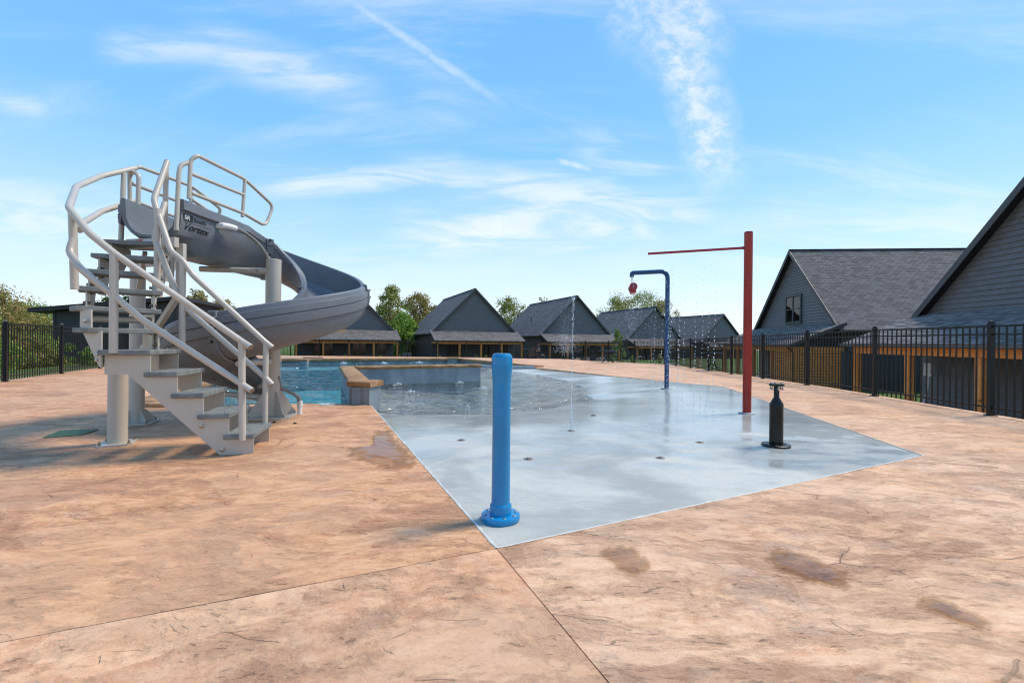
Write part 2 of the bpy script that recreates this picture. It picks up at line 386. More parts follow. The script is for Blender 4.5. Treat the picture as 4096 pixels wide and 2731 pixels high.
def mat_pad():
    t = NT('pad_concrete')
    w = t.map(); br = t.noise(3.0, t.map(scale=(1.0, 4.0, 1), rot=(0,0,R(20))), 6, 0.6, 0.6); big = t.noise(0.9, w, 5, 0.58, 0.4)
    fine = t.noise(120, w, 3, 0.6); broom = t.noise(10, t.map(scale=(1.5, 16, 1), rot=(0,0,R(-38))), 4, 0.6)
    c = t.mix(t.step(big, 0.40, 0.60), (0.330, 0.342, 0.328), (0.520, 0.515, 0.482))
    c = t.mix(t.math('MULTIPLY', t.step(br, 0.52, 0.72), 0.42), c, (0.53, 0.53, 0.52))
    c = t.mix(t.math('MULTIPLY', t.step(broom, 0.5, 0.7), 0.34), c, (0.29, 0.31, 0.315))
    c = t.mix(t.math('MULTIPLY', t.step(fine, 0.5, 0.75), 0.34), c, (0.20, 0.225, 0.235))
    # wet film: reaches from the pool over the far half of the pad, in streaks
    sx = t.n('ShaderNodeSeparateXYZ'); t.L.new(t.tc.outputs['Object'], sx.inputs[0])
    wet = t.math('ADD', t.math('MULTIPLY', sx.outputs[1], 0.19), t.math('MULTIPLY', t.noise(1.5, t.map(scale=(1, 2.4, 1), rot=(0,0,R(-14))), 5, 0.62), 1.7))
    wetm = t.step(wet, 1.46, 1.85)
    c = t.mix(t.math('MULTIPLY', wetm, 0.30), c, (0.23, 0.262, 0.285))
    c = t.mix(1.0, c, (1.05, 1.0, 0.90), 'MULTIPLY')
    c = t.mix(t.math('MULTIPLY', t.step(t.noise(45, w, 5, 0.7), 0.52, 0.66), 0.22), c, (0.22, 0.245, 0.255))
    rg = t.math('SUBTRACT', 0.66, t.math('MULTIPLY', wetm, 0.50))
    hb = t.math('ADD', t.math('MULTIPLY', broom, 0.5), t.math('MULTIPLY', fine, 0.35))
    nb = t.n('ShaderNodeBump'); nb.inputs['Distance'].default_value = 0.004; t.L.new(hb, nb.inputs['Height'])
    t.L.new(t.math('SUBTRACT', 0.45, t.math('MULTIPLY', wetm, 0.42)), nb.inputs['Strength'])
    rip = t.bump(t.noise(7, t.map(scale=(1, 2.2, 1)), 3, 0.5), 0.10, 0.01, nb.outputs[0])
    M['pad'] = t.fin(c, rg, rip, spec=0.5)
mat_pad()

def mat_plaster(name, a, b):
    t = NT(name); n = t.noise(2.2, t.map(scale=(1,1,0.45)), 6, 0.6, 0.5); s = t.noise(6, t.map(scale=(2.5,2.5,0.5)), 5)
    c = t.mix(t.step(n, 0.35, 0.68), a, b); c = t.mix(t.math('MULTIPLY', t.step(s, 0.55, 0.72), 0.4), c, tuple(x*0.55 for x in a))
    M[name] = t.fin(c, 0.55, t.bump(t.noise(30), 0.2, 0.01))
mat_plaster('plaster', (0.165, 0.200, 0.220), (0.270, 0.305, 0.322)); mat_plaster('basin', (0.070, 0.310, 0.360), (0.105, 0.385, 0.435)); mat_plaster('ledge', (0.22, 0.33, 0.37), (0.30, 0.41, 0.45))

def mat_water(name, tint, bump_s, sc, refl=1.0, dist=0.06, rough=0.03):
    t = NT(name); t.N.remove(t.b)
    w1 = t.noise(sc, t.map(scale=(0.85, 1.25, 1), rot=(0,0,R(10))), 2, 0.45, 1.2); w2 = t.noise(sc*2.3, t.map(scale=(0.9, 1.3, 1), rot=(0,0,R(-22))), 2, 0.5, 0.6)
    rdg = t.math('SUBTRACT', 1.0, t.math('ABSOLUTE', t.math('MULTIPLY', t.math('SUBTRACT', w1, 0.5), 4.0)))
    h = t.math('ADD', t.math('MULTIPLY', rdg, 0.6), t.math('ADD', t.math('MULTIPLY', w1, 1.0), t.math('MULTIPLY', w2, 0.35)))
    nb = t.bump(h, bump_s, dist)
    fr = t.n('ShaderNodeFresnel'); fr.inputs[0].default_value = 1.33; t.L.new(nb, fr.inputs['Normal'])
    gl = t.n('ShaderNodeBsdfGlossy'); gl.inputs['Roughness'].default_value = 0.03; t.L.new(nb, gl.inputs['Normal']); gl.inputs['Color'].default_value = (1,1,1,1)
    tr = t.n('ShaderNodeBsdfTransparent'); tr.inputs[0].default_value = (*tint, 1)
    if name == 'shallow':
        at = t.n('ShaderNodeAttribute'); at.attribute_name = 'depth'; t.L.new(t.mix(t.step(at.outputs['Fac'], 0.0, 0.30), (0.97, 0.98, 0.98), tint), tr.inputs[0])
    mx = t.n('ShaderNodeMixShader'); t.L.new(t.math('MULTIPLY', fr.outputs[0], refl), mx.inputs[0]); t.L.new(tr.outputs[0], mx.inputs[1]); t.L.new(gl.outputs[0], mx.inputs[2])
    t.L.new(mx.outputs[0], t.out.inputs[0]); M[name] = t.m
def mat_puddle():
    t = NT('film'); t.N.remove(t.b); at = t.n('ShaderNodeAttribute'); at.attribute_name = 'wet'
    n = t.noise(9, None, 8, 0.68); n2 = t.noise(40, None, 4, 0.6)
    v = t.math('ADD', at.outputs['Fac'], t.math('MULTIPLY', t.math('SUBTRACT', n, 0.5), 1.5))
    damp = t.step(v, 0.22, 0.27); pool_ = t.step(v, 0.46, 0.58)
    tint = t.mix(t.math('MULTIPLY', damp, 0.9), (1, 1, 1), (0.74, 0.71, 0.66)); tint = t.mix(t.math('MULTIPLY', pool_, 0.5), tint, (0.72, 0.70, 0.66))
    tr = t.n('ShaderNodeBsdfTransparent'); t.L.new(tint, tr.inputs[0]); nb = t.bump(n2, 0.25, 0.004)
    fr = t.n('ShaderNodeFresnel'); fr.inputs[0].default_value = 1.33; gl = t.n('ShaderNodeBsdfGlossy'); gl.inputs['Roughness'].default_value = 0.08; t.L.new(nb, gl.inputs['Normal'])
    mx = t.n('ShaderNodeMixShader'); t.L.new(t.math('MULTIPLY', fr.outputs[0], t.math('ADD', t.math('MULTIPLY', pool_, 0.8), t.math('MULTIPLY', damp, 0.15))), mx.inputs[0]); t.L.new(tr.outputs[0], mx.inputs[1]); t.L.new(gl.outputs[0], mx.inputs[2])
    t.L.new(mx.outputs[0], t.out.inputs[0]); M['film'] = t.m
mat_water('water', (0.66, 0.93, 0.95), 1.0, 1.8, 0.9, 0.17); mat_puddle()
mat_water('shallow', (0.87, 0.93, 0.91), 1.0, 1.9, 1.0, 0.15)

def mat_rock(name, a, b, d):
    t = NT(name); n = t.noise(4, None, 8, 0.65, 0.4); f = t.noise(26, None, 6, 0.7); v = t.noise(1.3, None, 3)
    c = t.mix(t.step(n, 0.34, 0.66), a, b); c = t.mix(t.math('MULTIPLY', t.step(f, 0.52, 0.68), 0.6), c, d); c = t.mix(t.math('MULTIPLY', t.step(v, 0.5, 0.7), 0.4), c, tuple(x*0.6 for x in a))
    h = t.math('ADD', n, t.math('MULTIPLY', f, 0.5))
    M[name] = t.fin(c, 0.75, t.bump(h, 0.8, 0.03), spec=0.3)
mat_rock('coping', (0.30, 0.155, 0.062), (0.44, 0.255, 0.125), (0.10, 0.058, 0.03))

def mat_flume():
    t = NT('flume'); n = t.noise(260, None, 2, 0.6); m2 = t.noise(3, None, 5); s = t.noise(130, None, 2)
    c = t.mix(t.step(n, 0.40, 0.62), (0.088, 0.094, 0.104), (0.240, 0.250, 0.266)); c = t.mix(t.math('MULTIPLY', t.step(s, 0.55, 0.7), 0.5), c, (0.05, 0.053, 0.058))
    c = t.mix(t.math('MULTIPLY', t.step(m2, 0.4, 0.7), 0.16), c, (0.24, 0.245, 0.25))
    M['flume'] = t.fin(c, 0.42, t.bump(n, 0.10, 0.003), spec=0.45)
mat_flume()
paint('beige', (0.500, 0.440, 0.362), 0.36, 0.05, 2.5, bump=0.04)
paint('tread', (0.185, 0.193, 0.180), 0.7, 0.28, 14, bump=0.35, fine=160)
paint('steel', (0.42, 0.40, 0.37), 0.32, 0.2, 20, metal=0.9)
paint('rust_steel', (0.26, 0.21, 0.16), 0.5, 0.35, 25, metal=0.6)
paint('black_iron', (0.006, 0.006, 0.0065), 0.34, 0.2, 5, spec=0.35)
paint('black', (0.006, 0.006, 0.007), 0.55, 0.2)
paint('blue_bright', (0.003, 0.215, 0.450), 0.22, 0.09, 3.0, bump=0.02, spec=0.55)
paint('blue_dark', (0.008, 0.052, 0.140), 0.27, 0.14, 4.0)
paint('red', (0.330, 0.013, 0.010), 0.27, 0.16, 5.0)
paint('white_pvc', (0.74, 0.73, 0.69), 0.4, 0.05, 7); paint('hose', (0.22, 0.21, 0.19), 0.35, 0.15, 8)
paint('sealant', (0.60, 0.565, 0.495), 0.75, 0.1, 12, bump=0.2)
paint('lid_grey', (0.42, 0.41, 0.385), 0.55, 0.1, 9); paint('lid_green', (0.13, 0.215, 0.13), 0.7, 0.2, 30, bump=0.4, fine=60)
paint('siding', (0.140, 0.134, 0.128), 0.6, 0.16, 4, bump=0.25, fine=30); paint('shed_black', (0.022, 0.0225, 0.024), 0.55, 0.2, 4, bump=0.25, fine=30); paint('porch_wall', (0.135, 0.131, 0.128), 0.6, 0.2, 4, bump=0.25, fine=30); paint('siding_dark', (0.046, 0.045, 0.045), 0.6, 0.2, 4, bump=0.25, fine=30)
paint('trim', (0.058, 0.056, 0.055), 0.5, 0.12, 3); paint('soffit', (0.010, 0.010, 0.011), 0.7, 0.1)
paint('gutter', (0.105, 0.096, 0.088), 0.4, 0.1)
paint('chair_tan', (0.42, 0.28, 0.18), 0.6, 0.15, 5); paint('ac_grey', (0.17, 0.17, 0.165), 0.5, 0.1)
paint('box_white', (0.62, 0.62, 0.60), 0.45, 0.06); paint('blind', (0.62, 0.62, 0.585), 0.6, 0.03)
paint('sticker_red', (0.55, 0.03, 0.02), 0.4, 0.05); paint('teal_glue', (0.01, 0.16, 0.17), 0.4, 0.1)
def mat_wood():
    t = NT('cedar'); s = t.n('ShaderNodeObjectInfo')
    v = t.n('ShaderNodeVectorMath', operation='ADD'); t.L.new(t.tc.outputs['Object'], v.inputs[0]); cv = t.n('ShaderNodeCombineXYZ'); t.L.new(t.math('MULTIPLY', s.outputs['Random'], 40), cv.inputs[0]); t.L.new(cv.outputs[0], v.inputs[1])
    g = t.noise(3, t.map(scale=(9, 9, 1.0), src=v.outputs[0]), 6, 0.6, 0.8); k = t.voro(1.7, v.outputs[0], 'F1'); b = t.noise(0.9, v.outputs[0], 3)
    c = t.mix(t.step(g, 0.32, 0.70), (0.560, 0.165, 0.032), (0.860, 0.345, 0.088)); c = t.mix(t.math('MULTIPLY', t.step(k, 0.12, 0.05), 0.75), c, (0.07, 0.024, 0.008))
    c = t.mix(t.lin(s.outputs['Random'], 0, 1, 0.0, 0.30), c, (0.68, 0.235, 0.055)); c = t.mix(t.math('MULTIPLY', t.step(b, 0.5, 0.75), 0.35), c, (0.78, 0.38, 0.14))
    M['cedar'] = t.fin(c, 0.62, t.bump(g, 0.25, 0.006), spec=0.3)
mat_wood()
def mat_shingle():
    t = NT('shingle'); g = t.n('ShaderNodeNewGeometry'); n = t.noise(70, None, 3); r = g.outputs['Random Per Island']
    c = t.mix(t.step(r, 0.0, 1.0), (0.135, 0.122, 0.113), (0.275, 0.250, 0.233)); c = t.mix(t.math('MULTIPLY', t.step(t.math('FRACT', t.math('MULTIPLY', r, 7.31)), 0.7, 1.0), 0.5), c, (0.21, 0.18, 0.157))
    c = t.mix(t.math('MULTIPLY', t.step(n, 0.4, 0.7), 0.4), c, (0.22, 0.215, 0.21))
    M['shingle'] = t.fin(c, 0.9, t.bump(n, 0.4, 0.006), spec=0.04)
    t = NT('shingle_far'); b = t.n('ShaderNodeTexBrick'); b.offset = 0.5; t.L.new(t.tc.outputs['UV'], b.inputs[0])
    b.inputs['Scale'].default_value = 1.0; b.inputs['Brick Width'].default_value = 0.33; b.inputs['Row Height'].default_value = 0.16; b.inputs['Mortar Size'].default_value = 0.012; b.inputs['Mortar Smooth'].default_value = 0.3
    b.inputs['Color1'].default_value = (0.112, 0.098, 0.090, 1); b.inputs['Color2'].default_value = (0.205, 0.180, 0.164, 1); b.inputs['Mortar'].default_value = (0.026, 0.024, 0.024, 1)
    n = t.noise(0.8, None, 5); c = t.mix(t.math('MULTIPLY', t.step(n, 0.45, 0.7), 0.35), b.outputs[0], (0.200, 0.185, 0.175))
    M['shingle_far'] = t.fin(c, 0.9, t.bump(b.outputs[1], -0.6, 0.02), spec=0.2)
mat_shingle()
def mat_glass():
    t = NT('pane'); n = t.noise(1.6, None, 2)
    M['pane'] = t.fin((0.012, 0.014, 0.016), 0.05, t.bump(n, 0.03, 0.05), spec=0.7)
    t = NT('clear_pane'); t.N.remove(t.b); fr = t.n('ShaderNodeFresnel'); fr.inputs[0].default_value = 1.6
    gl = t.n('ShaderNodeBsdfGlossy'); gl.inputs['Roughness'].default_value = 0.02; tr = t.n('ShaderNodeBsdfTransparent'); tr.inputs[0].default_value = (0.86, 0.9, 0.9, 1)
    mx = t.n('ShaderNodeMixShader'); t.L.new(fr.outputs[0], mx.inputs[0]); t.L.new(tr.outputs[0], mx.inputs[1]); t.L.new(gl.outputs[0], mx.inputs[2]); t.L.new(mx.outputs[0], t.out.inputs[0]); M['clear_pane'] = t.m
mat_glass()
def mat_leaf(name, cols):
    t = NT(name); g = t.n('ShaderNodeNewGeometry'); r = t.n('ShaderNodeValToRGB'); t.L.new(g.outputs['Random Per Island'], r.inputs[0])
    e = r.color_ramp.elements
    while len(e) < len(cols): e.new(0.5)
    for i, c in enumerate(cols): e[i].position = i/(len(cols)-1); e[i].color = (*c, 1)
    n = t.noise(0.35, None, 3); c = t.mix(t.math('MULTIPLY', t.step(n, 0.45, 0.7), 0.4), r.outputs[0], cols[-1])
    t.fin(c, 0.55, spec=0.25)
    tl = t.n('ShaderNodeBsdfTranslucent'); t.L.new(t.mix(0.5, c, (0.20, 0.24, 0.03)), tl.inputs[0]); mx = t.n('ShaderNodeMixShader'); mx.inputs[0].default_value = 0.35
    t.L.new(t.b.outputs[0], mx.inputs[1]); t.L.new(tl.outputs[0], mx.inputs[2]); t.L.new(mx.outputs[0], t.out.inputs[0]); M[name] = t.m
mat_leaf('leaf_oak', [(0.130, 0.177, 0.033), (0.247, 0.272, 0.052), (0.365, 0.352, 0.074), (0.471, 0.413, 0.117)])
mat_leaf('leaf_olive', [(0.177, 0.177, 0.047), (0.307, 0.272, 0.070), (0.447, 0.352, 0.117), (0.519, 0.260, 0.117)])
mat_leaf('leaf_green', [(0.105, 0.225, 0.027), (0.177, 0.342, 0.043), (0.282, 0.447, 0.070), (0.352, 0.399, 0.070)])
mat_leaf('leaf_bright', [(0.10, 0.19, 0.02), (0.16, 0.27, 0.03), (0.24, 0.34, 0.05), (0.30, 0.38, 0.10)])
mat_leaf('leaf_cedar', [(0.029, 0.058, 0.017), (0.051, 0.087, 0.023), (0.072, 0.109, 0.032), (0.087, 0.116, 0.029)])
mat_leaf('petal', [(0.55, 0.10, 0.16), (0.62, 0.16, 0.22), (0.70, 0.22, 0.25), (0.7, 0.3, 0.3)])
paint('bark', (0.105, 0.085, 0.065), 0.9, 0.3, 3, bump=0.6, fine=12)
def mat_lawn():
    t = NT('lawn'); a = t.noise(0.25, None, 6); b = t.noise(18, None, 4); c = t.mix(t.step(a, 0.35, 0.65), (0.062, 0.115, 0.022), (0.120, 0.160, 0.040)); c = t.mix(t.math('MULTIPLY', t.step(b, 0.45, 0.7), 0.5), c, (0.045, 0.095, 0.016))
    M['lawn'] = t.fin(c, 0.9, t.bump(b, 0.8, 0.05), spec=0.2)
    t = NT('gravel'); v = t.voro(38, None, 'F1', 1); n = t.noise(3); s = t.voro(38, None, 'F1', 0)
    sp = t.n('ShaderNodeSeparateColor'); t.L.new(v, sp.inputs[0]); c = t.mix(sp.outputs[0], (0.28, 0.19, 0.10), (0.50, 0.40, 0.27)); M['gravel'] = t.fin(c, 0.85, t.bump(s, -0.8, 0.02))
mat_lawn()
def mat_drop():
    t = NT('droplet'); t.fin((0.86, 0.89, 0.92), 0.12, spec=0.8)
    tr = t.n('ShaderNodeBsdfTransparent'); mx = t.n('ShaderNodeMixShader'); mx.inputs[0].default_value = 0.30
    t.L.new(t.b.outputs[0], mx.inputs[1]); t.L.new(tr.outputs[0], mx.inputs[2]); t.L.new(mx.outputs[0], t.out.inputs[0]); M['drop'] = t.m
    t = NT('foam'); M['foam'] = t.fin((0.80, 0.84, 0.85), 0.5, t.bump(t.noise(60), 0.5, 0.01))
mat_drop()

# ================================================================== the ground
WATER = -0.12
def g(x, y):
    r = -0.013*max(0.0, y-10.5)*sm(1.5, 5.5, x)
    b = -0.30*sm(25.5, 35.5, y)
    return min(r, b) if y < 30 else min(max(r, -0.31), b)
def lawn_z(x, y):
    d = -(x + 12.2 + 0.46*(y-12.3))           # metres beyond the left fence
    far = -1.42 - 0.012*max(0, y-60)
    left = -0.10 - 0.045*max(0.0, d)
    left = left + (far-left)*0.6*sm(34, 46, y)
    return left + (far-left)*sm(-0.6, -3.0, d)
mb = MB(); xs = [-420, -200, -110, -70] + [i*1.25 for i in range(-40, 41)] + [70, 110, 200, 420]; ys = [-60, -20, -5] + [i*1.25 for i in range(0, 49)] + [70, 90, 120, 170, 260, 400, 700]
vs = [(x, y, lawn_z(x, y)) for y in ys for x in xs]; nx = len(xs)
mb.add(vs, [(j*nx+i, j*nx+i+1, (j+1)*nx+i+1, (j+1)*nx+i) for j in range(len(ys)-1) for i in range(nx-1)], True)
tag(mb.build('ground', M['lawn'], fixn=False), kind='structure')
# far wooded ridge
mb = MB(); prof = []
for i in range(81):
    x = -620+i*15.5; h = 9 + 7*mnoise.noise(Vector((x*0.006, 2.0, 0))) + 3.0*mnoise.noise(Vector((x*0.03, 5.0, 0))); prof.append((x, h))
vs = [(x, 560, -3) for x, h in prof]+[(x, 600, h) for x, h in prof]+[(x, 680, -3) for x, h in prof]; n = len(prof)
mb.add(vs, [(i, i+1, n+i+1, n+i) for i in range(n-1)]+[(n+i, n+i+1, 2*n+i+1, 2*n+i) for i in range(n-1)], True)
tag(mb.build('hills', M['leaf_cedar'], fixn=False), kind='structure')
tag(patch('gravel_strip', [(7.2, 5.5), (12.9, 5.0), (13.4, 19.0), (8.4, 19.0)], 1.5, lambda x, y: -1.39, M['gravel']), kind='structure')

# ---------------------------------------------------------------- deck slabs
A = (-0.065, 2.20); B = (3.74, 4.13); C = (4.92, 10.6); E = (0.92, 17.5)
PIL_R = (-2.13, 6.93); PIL_L = (-2.55, 7.17)
near_edge = [PIL_L, (-3.62, 7.05), (-4.55, 6.80), (-5.15, 6.58), (-5.50, 6.75)]
left_edge = [(-6.6, 9.6), (-8.6, 15.0), (-11.4, 22.6)]
far_edge = [(-11.4, 22.6), (-7.2, 24.0), (-3.05, 25.3)]
right_edge = [(-3.05, 25.3), (-0.80, 21.4), (0.78, 18.45), E]
BK = (-3.6, 36.35)
fence_r = [(6.47, 1.2), (6.70, 4.2), (8.52, 25.4)]
deck = tag(empty('pool_deck', (0,0,0)), kind='structure')
off = 0.18
S = {}
S['left'] = [A, (-8.6, -1.59), (-8.75, 4.0), (-10.45, 7.8), (-23.8, 36.8), BK, (-3.05, 25.3), (-7.2, 24.0), (-11.4, 22.6), (-8.6, 15.0), (-6.6, 9.6), (-5.50, 6.75), (-5.15, 6.58), (-4.55, 6.80), (-3.62, 7.05), PIL_L, PIL_R]
S['far'] = [B, (6.86, 4.36), (8.74, 25.45), (5.05, 31.25), (1.75, 34.6), BK, (-3.05, 25.3), (-0.80, 21.4), (0.78, 18.45), E, C]
S['right'] = [A, (2.27, -3.4), (6.4, -3.4), (6.86, 4.36), B]
S['near'] = [A, (-8.6, -1.59), (-8.6, -3.4), (2.27, -3.4)]
def deck_z(x, y): return g(x, y) + 0.006*mnoise.noise(Vector((x*0.8, y*0.8, 3.1)))*sm(0.2, 1.2, min(abs(x+0.065)+abs(y-2.2), 3))
for k, poly in S.items():
    pp = inset([Vector(p) for p in poly], 0.0024)
    o = patch('slab', [(p.x, p.y) for p in pp], 0.5 if k in ('right', 'near') else 0.7, deck_z, M['deck_'+k], deck, skirt=1.7 if k in ('far', 'left') else 0.3)

# ---------------------------------------------------------------- splash pad
shore = [(-2.1, 6.95), (-1.2, 6.92), (-0.38, 7.0), (0.63, 7.6), (1.45, 8.8), (1.75, 10.3), (1.75, 12.4), (1.15, 14.6), (0.2, 16.6), (-1.2, 18.2), (-3.6, 18.0), (-5.0, 12.0), (-3.9, 10.5)]
def poly_dist(x, y, poly):
    best = 1e9; ins = False; n = len(poly)
    for i in range(n):
        x1, y1 = poly[i]; x2, y2 = poly[(i+1) % n]
        if (y1 > y) != (y2 > y) and x < (x2-x1)*(y-y1)/(y2-y1)+x1: ins = not ins
        dx, dy = x2-x1, y2-y1; t = max(0, min(1, ((x-x1)*dx+(y-y1)*dy)/(dx*dx+dy*dy)))
        best = min(best, math.hypot(x-x1-t*dx, y-y1-t*dy))
    return best if not ins else -best
def pad_z(x, y):
    d = poly_dist(x, y, shore); b = g(x, y)-0.002
    und = 0.010*mnoise.noise(Vector((x*0.9, y*1.4, 0)))
    if d >= 0: return b + (WATER+und*1.6)*max(0.0, 1-d/2.1)**1.35 if d < 2.1 else b
    return max(-0.50, WATER + und + d*0.11)
pad_poly = [A, B, C, E, (0.35, 17.75), (-1.2, 18.75), (-3.2, 18.6), (-4.2, 16.2), (-4.2, 11.3), PIL_R]
pad_poly = [A, B, C, E, (-0.75, 18.2), (-1.6, 17.0), (-0.9, 12.9), (-4.0, 11.4), PIL_R]
pad = tag(patch('splash_pad', pad_poly, 0.22, pad_z, M['pad'], skirt=0.6), kind='structure')
# white sealant bead along the joint between pad and deck
def bead(pts, w, seed):
    random.seed(seed); mb = MB(); L_ = []; R_ = []
    for a, b in zip(pts[:-1], pts[1:]):
        a, b = Vector(a), Vector(b); d = (b-a).normalized(); nn = Vector((-d.y, d.x)); k = int((b-a).length/0.035)
        for i in range(k+1):
            p = a.lerp(b, i/k); wl = w*(0.55+0.75*random.random()); wr = w*(0.55+0.75*random.random())
            if random.random() < 0.035: wl *= 2.2
            L_.append((p.x+nn.x*wl, p.y+nn.y*wl, g(p.x, p.y)+0.0025)); R_.append((p.x-nn.x*wr, p.y-nn.y*wr, g(p.x, p.y)+0.0025))
    n = len(L_); mid = [((a[0]+b[0])/2, (a[1]+b[1])/2, a[2]+0.003) for a, b in zip(L_, R_)]
    mb.add(L_+mid+R_, [(i, i+1, n+i+1, n+i) for i in range(n-1)]+[(n+i, n+i+1, 2*n+i+1, 2*n+i) for i in range(n-1)], True)
    return mb
bead([PIL_R, A], 0.0075, 3).build('sealant_bead', M['sealant'], pad, origin=(0,0,0))
bead([A, B], 0.0065, 4).build('sealant_bead', M['sealant'], pad, origin=(0,0,0))
bead([B, C], 0.006, 5).build('sealant_bead', M['sealant'], pad, origin=(0,0,0))

# ---------------------------------------------------------------- pool basin and water
pool = near_edge[::-1]; pool_poly = near_edge + left_edge[:-1] + far_edge + right_edge[1:3] + [E, (-0.75, 18.2), (-1.6, 17.0), (-0.9, 12.9), (-4.0, 11.4)]
basin = tag(patch('pool_basin', pool_poly, 1.2, lambda x, y: -1.30, M['basin']), kind='structure')
mb = MB(); n = len(pool_poly)
for i in range(n):
    a, b = pool_poly[i], pool_poly[(i+1) % n]
    mb.add([(a[0], a[1], -1.32), (b[0], b[1], -1.32), (b[0], b[1], -0.02), (a[0], a[1], -0.02)], [(0,1,2,3)])
mb.build('pool_side', M['plaster'], basin, origin=(0,0,0), fixn=False)
led = [(-10.6, 19.6), (-11.35, 22.55), (-7.2, 23.95), (-3.05, 25.25), (-0.80, 21.35), (0.78, 18.4), (0.9, 17.6), (-0.7, 18.25), (-1.3, 21.0)]
led = [(-10.45, 20.05), (-11.35, 22.55), (-7.2, 23.95), (-3.05, 25.25), (-0.80, 21.35), (0.75, 18.4), (0.8, 17.7), (-0.75, 18.3), (-3.4, 22.1), (-7.0, 21.2)]
patch('sun_ledge', led, 0.8, lambda x, y: -0.38, M['ledge'], basin, skirt=0.92)
wp = near_edge + left_edge[:-1] + far_edge + right_edge[1:3] + [E, (2.2, 14.6), (2.7, 11.0), (1.9, 7.6), (0.5, 6.5), (-2.0, 6.4), PIL_R]
deep = near_edge + left_edge[:-1] + far_edge + right_edge[1:3] + [E, (-0.75, 18.2), (-1.6, 17.0), (-0.9, 12.95), (-4.05, 11.35), PIL_R]
water = tag(patch('pool_water', deep, 0.9, lambda x, y: WATER, M['water']), kind='structure')
beach = [PIL_R, (-4.05, 11.35), (-0.9, 12.95), (-1.6, 17.0), (-0.75, 18.2), E, (2.6, 14.6), (3.0, 11.0), (2.2, 7.6), (0.7, 6.2), (-1.9, 6.2)]
bw = tag(patch('beach_water', beach, 0.3, lambda x, y: WATER, M['shallow']), kind='structure')
at_ = bw.data.attributes.new('depth', 'FLOAT', 'POINT')
for i_, v_ in enumerate(bw.data.vertices): at_.data[i_].value = WATER-pad_z(v_.co.x, v_.co.y)

# ---------------------------------------------------------------- coping: rough-edged stone lip
def rough_slab(path, w_out, w_in, z0, z1, seed, step=0.09, amp=0.018, close_ends=True):
    """stone strip following a plan path (left side = out), split-face edges"""
    pts = [Vector(p) for p in path]; dense = []; 
    for a, b in zip(pts[:-1], pts[1:]):
        k = max(1, int((b-a).length/step))
        for i in range(k): dense.append(a.lerp(b, i/k))
    dense.append(pts[-1]); rings = []
    for i, p in enumerate(dense):
        t = (dense[min(i+1, len(dense)-1)]-dense[max(i-1, 0)]).normalized(); nn = Vector((-t.y, t.x))
        def q(o, z, a=1.0):
            j = mnoise.noise(Vector((p.x*6+o*9, p.y*6+seed, z*14)))*amp*a + mnoise.noise(Vector((p.x*17, p.y*17+seed, z*40+o)))*amp*0.5*a
            e = p + nn*(o+(j if o > 0 else -j)); return (e.x, e.y, z + mnoise.noise(Vector((p.x*5, p.y*5, seed+o*3)))*0.004)
        hm = (z1-z0)
        rings.append([q(w_out-0.012, z1, 0.4), q(w_out, z1-0.012), q(w_out+0.006, z0+hm*0.55, 1.5), q(w_out-0.004, z0+hm*0.2, 1.3), q(w_out-0.02, z0, 0.6), q(-w_in+0.02, z0, 0.6), q(-w_in+0.004, z0+hm*0.2, 1.3), q(-w_in-0.006, z0+hm*0.55, 1.5), q(-w_in, z1-0.012), q(-w_in+0.012, z1, 0.4)])
    mb = MB(); mb.ring_sweep(rings, True, True, True); return mb
cop = tag(empty('pool_coping', (-5, 24, 0)), 'brown split-face stone coping along the far edges of the pool', 'coping')
rough_slab([(-11.5, 22.45), (-7.2, 23.95), (-3.05, 25.28)], 0.32, 0.05, -0.09, 0.045, 1.0, 0.14).build('coping_run', M['coping'], cop, sharp=50)
rough_slab([(-2.95, 25.2), (-0.80, 21.4), (0.80, 18.42), (1.0, 17.95)], 0.30, 0.05, -0.09, 0.045, 2.0, 0.13).build('coping_run', M['coping'], cop, sharp=50)
rough_slab([(-5.45, 6.95), (-6.6, 9.6), (-8.6, 15.0), (-11.45, 22.5)], 0.30, 0.05, -0.09, 0.045, 3.0, 0.14).build('coping_run', M['coping'], cop, sharp=50)
rough_slab([(-4.75, 6.70), (-5.15, 6.56), (-5.45, 6.70)], 0.06, 0.22, -0.10, 0.055, 4.0, 0.08).build('coping_run', M['coping'], cop, sharp=50)

# L-shaped wall between pool and beach entry
wall = tag(empty('pool_wall', (-2.34, 7.05, -0.4)), 'low blue grey plaster wall with brown stone cap between pool and splash pad', 'wall')
w0, w1, w2 = Vector((-2.34, 7.05)), Vector((-4.08, 11.25)), Vector((-0.93, 12.86))
d01 = (w1-w0).normalized(); n01 = Vector((-d01.y, d01.x)); d12 = (w2-w1).normalized(); n12 = Vector((-d12.y, d12.x))
t_ = 0.125
def wl(p, z): return (p.x, p.y, z)
q = [w0-n01*t_, w0+n01*t_, w1+n01*t_+d01*0.19, w2+n12*t_, w2-n12*t_, w1-n01*t_-d12*0.0-n12*t_+d12*0.19]
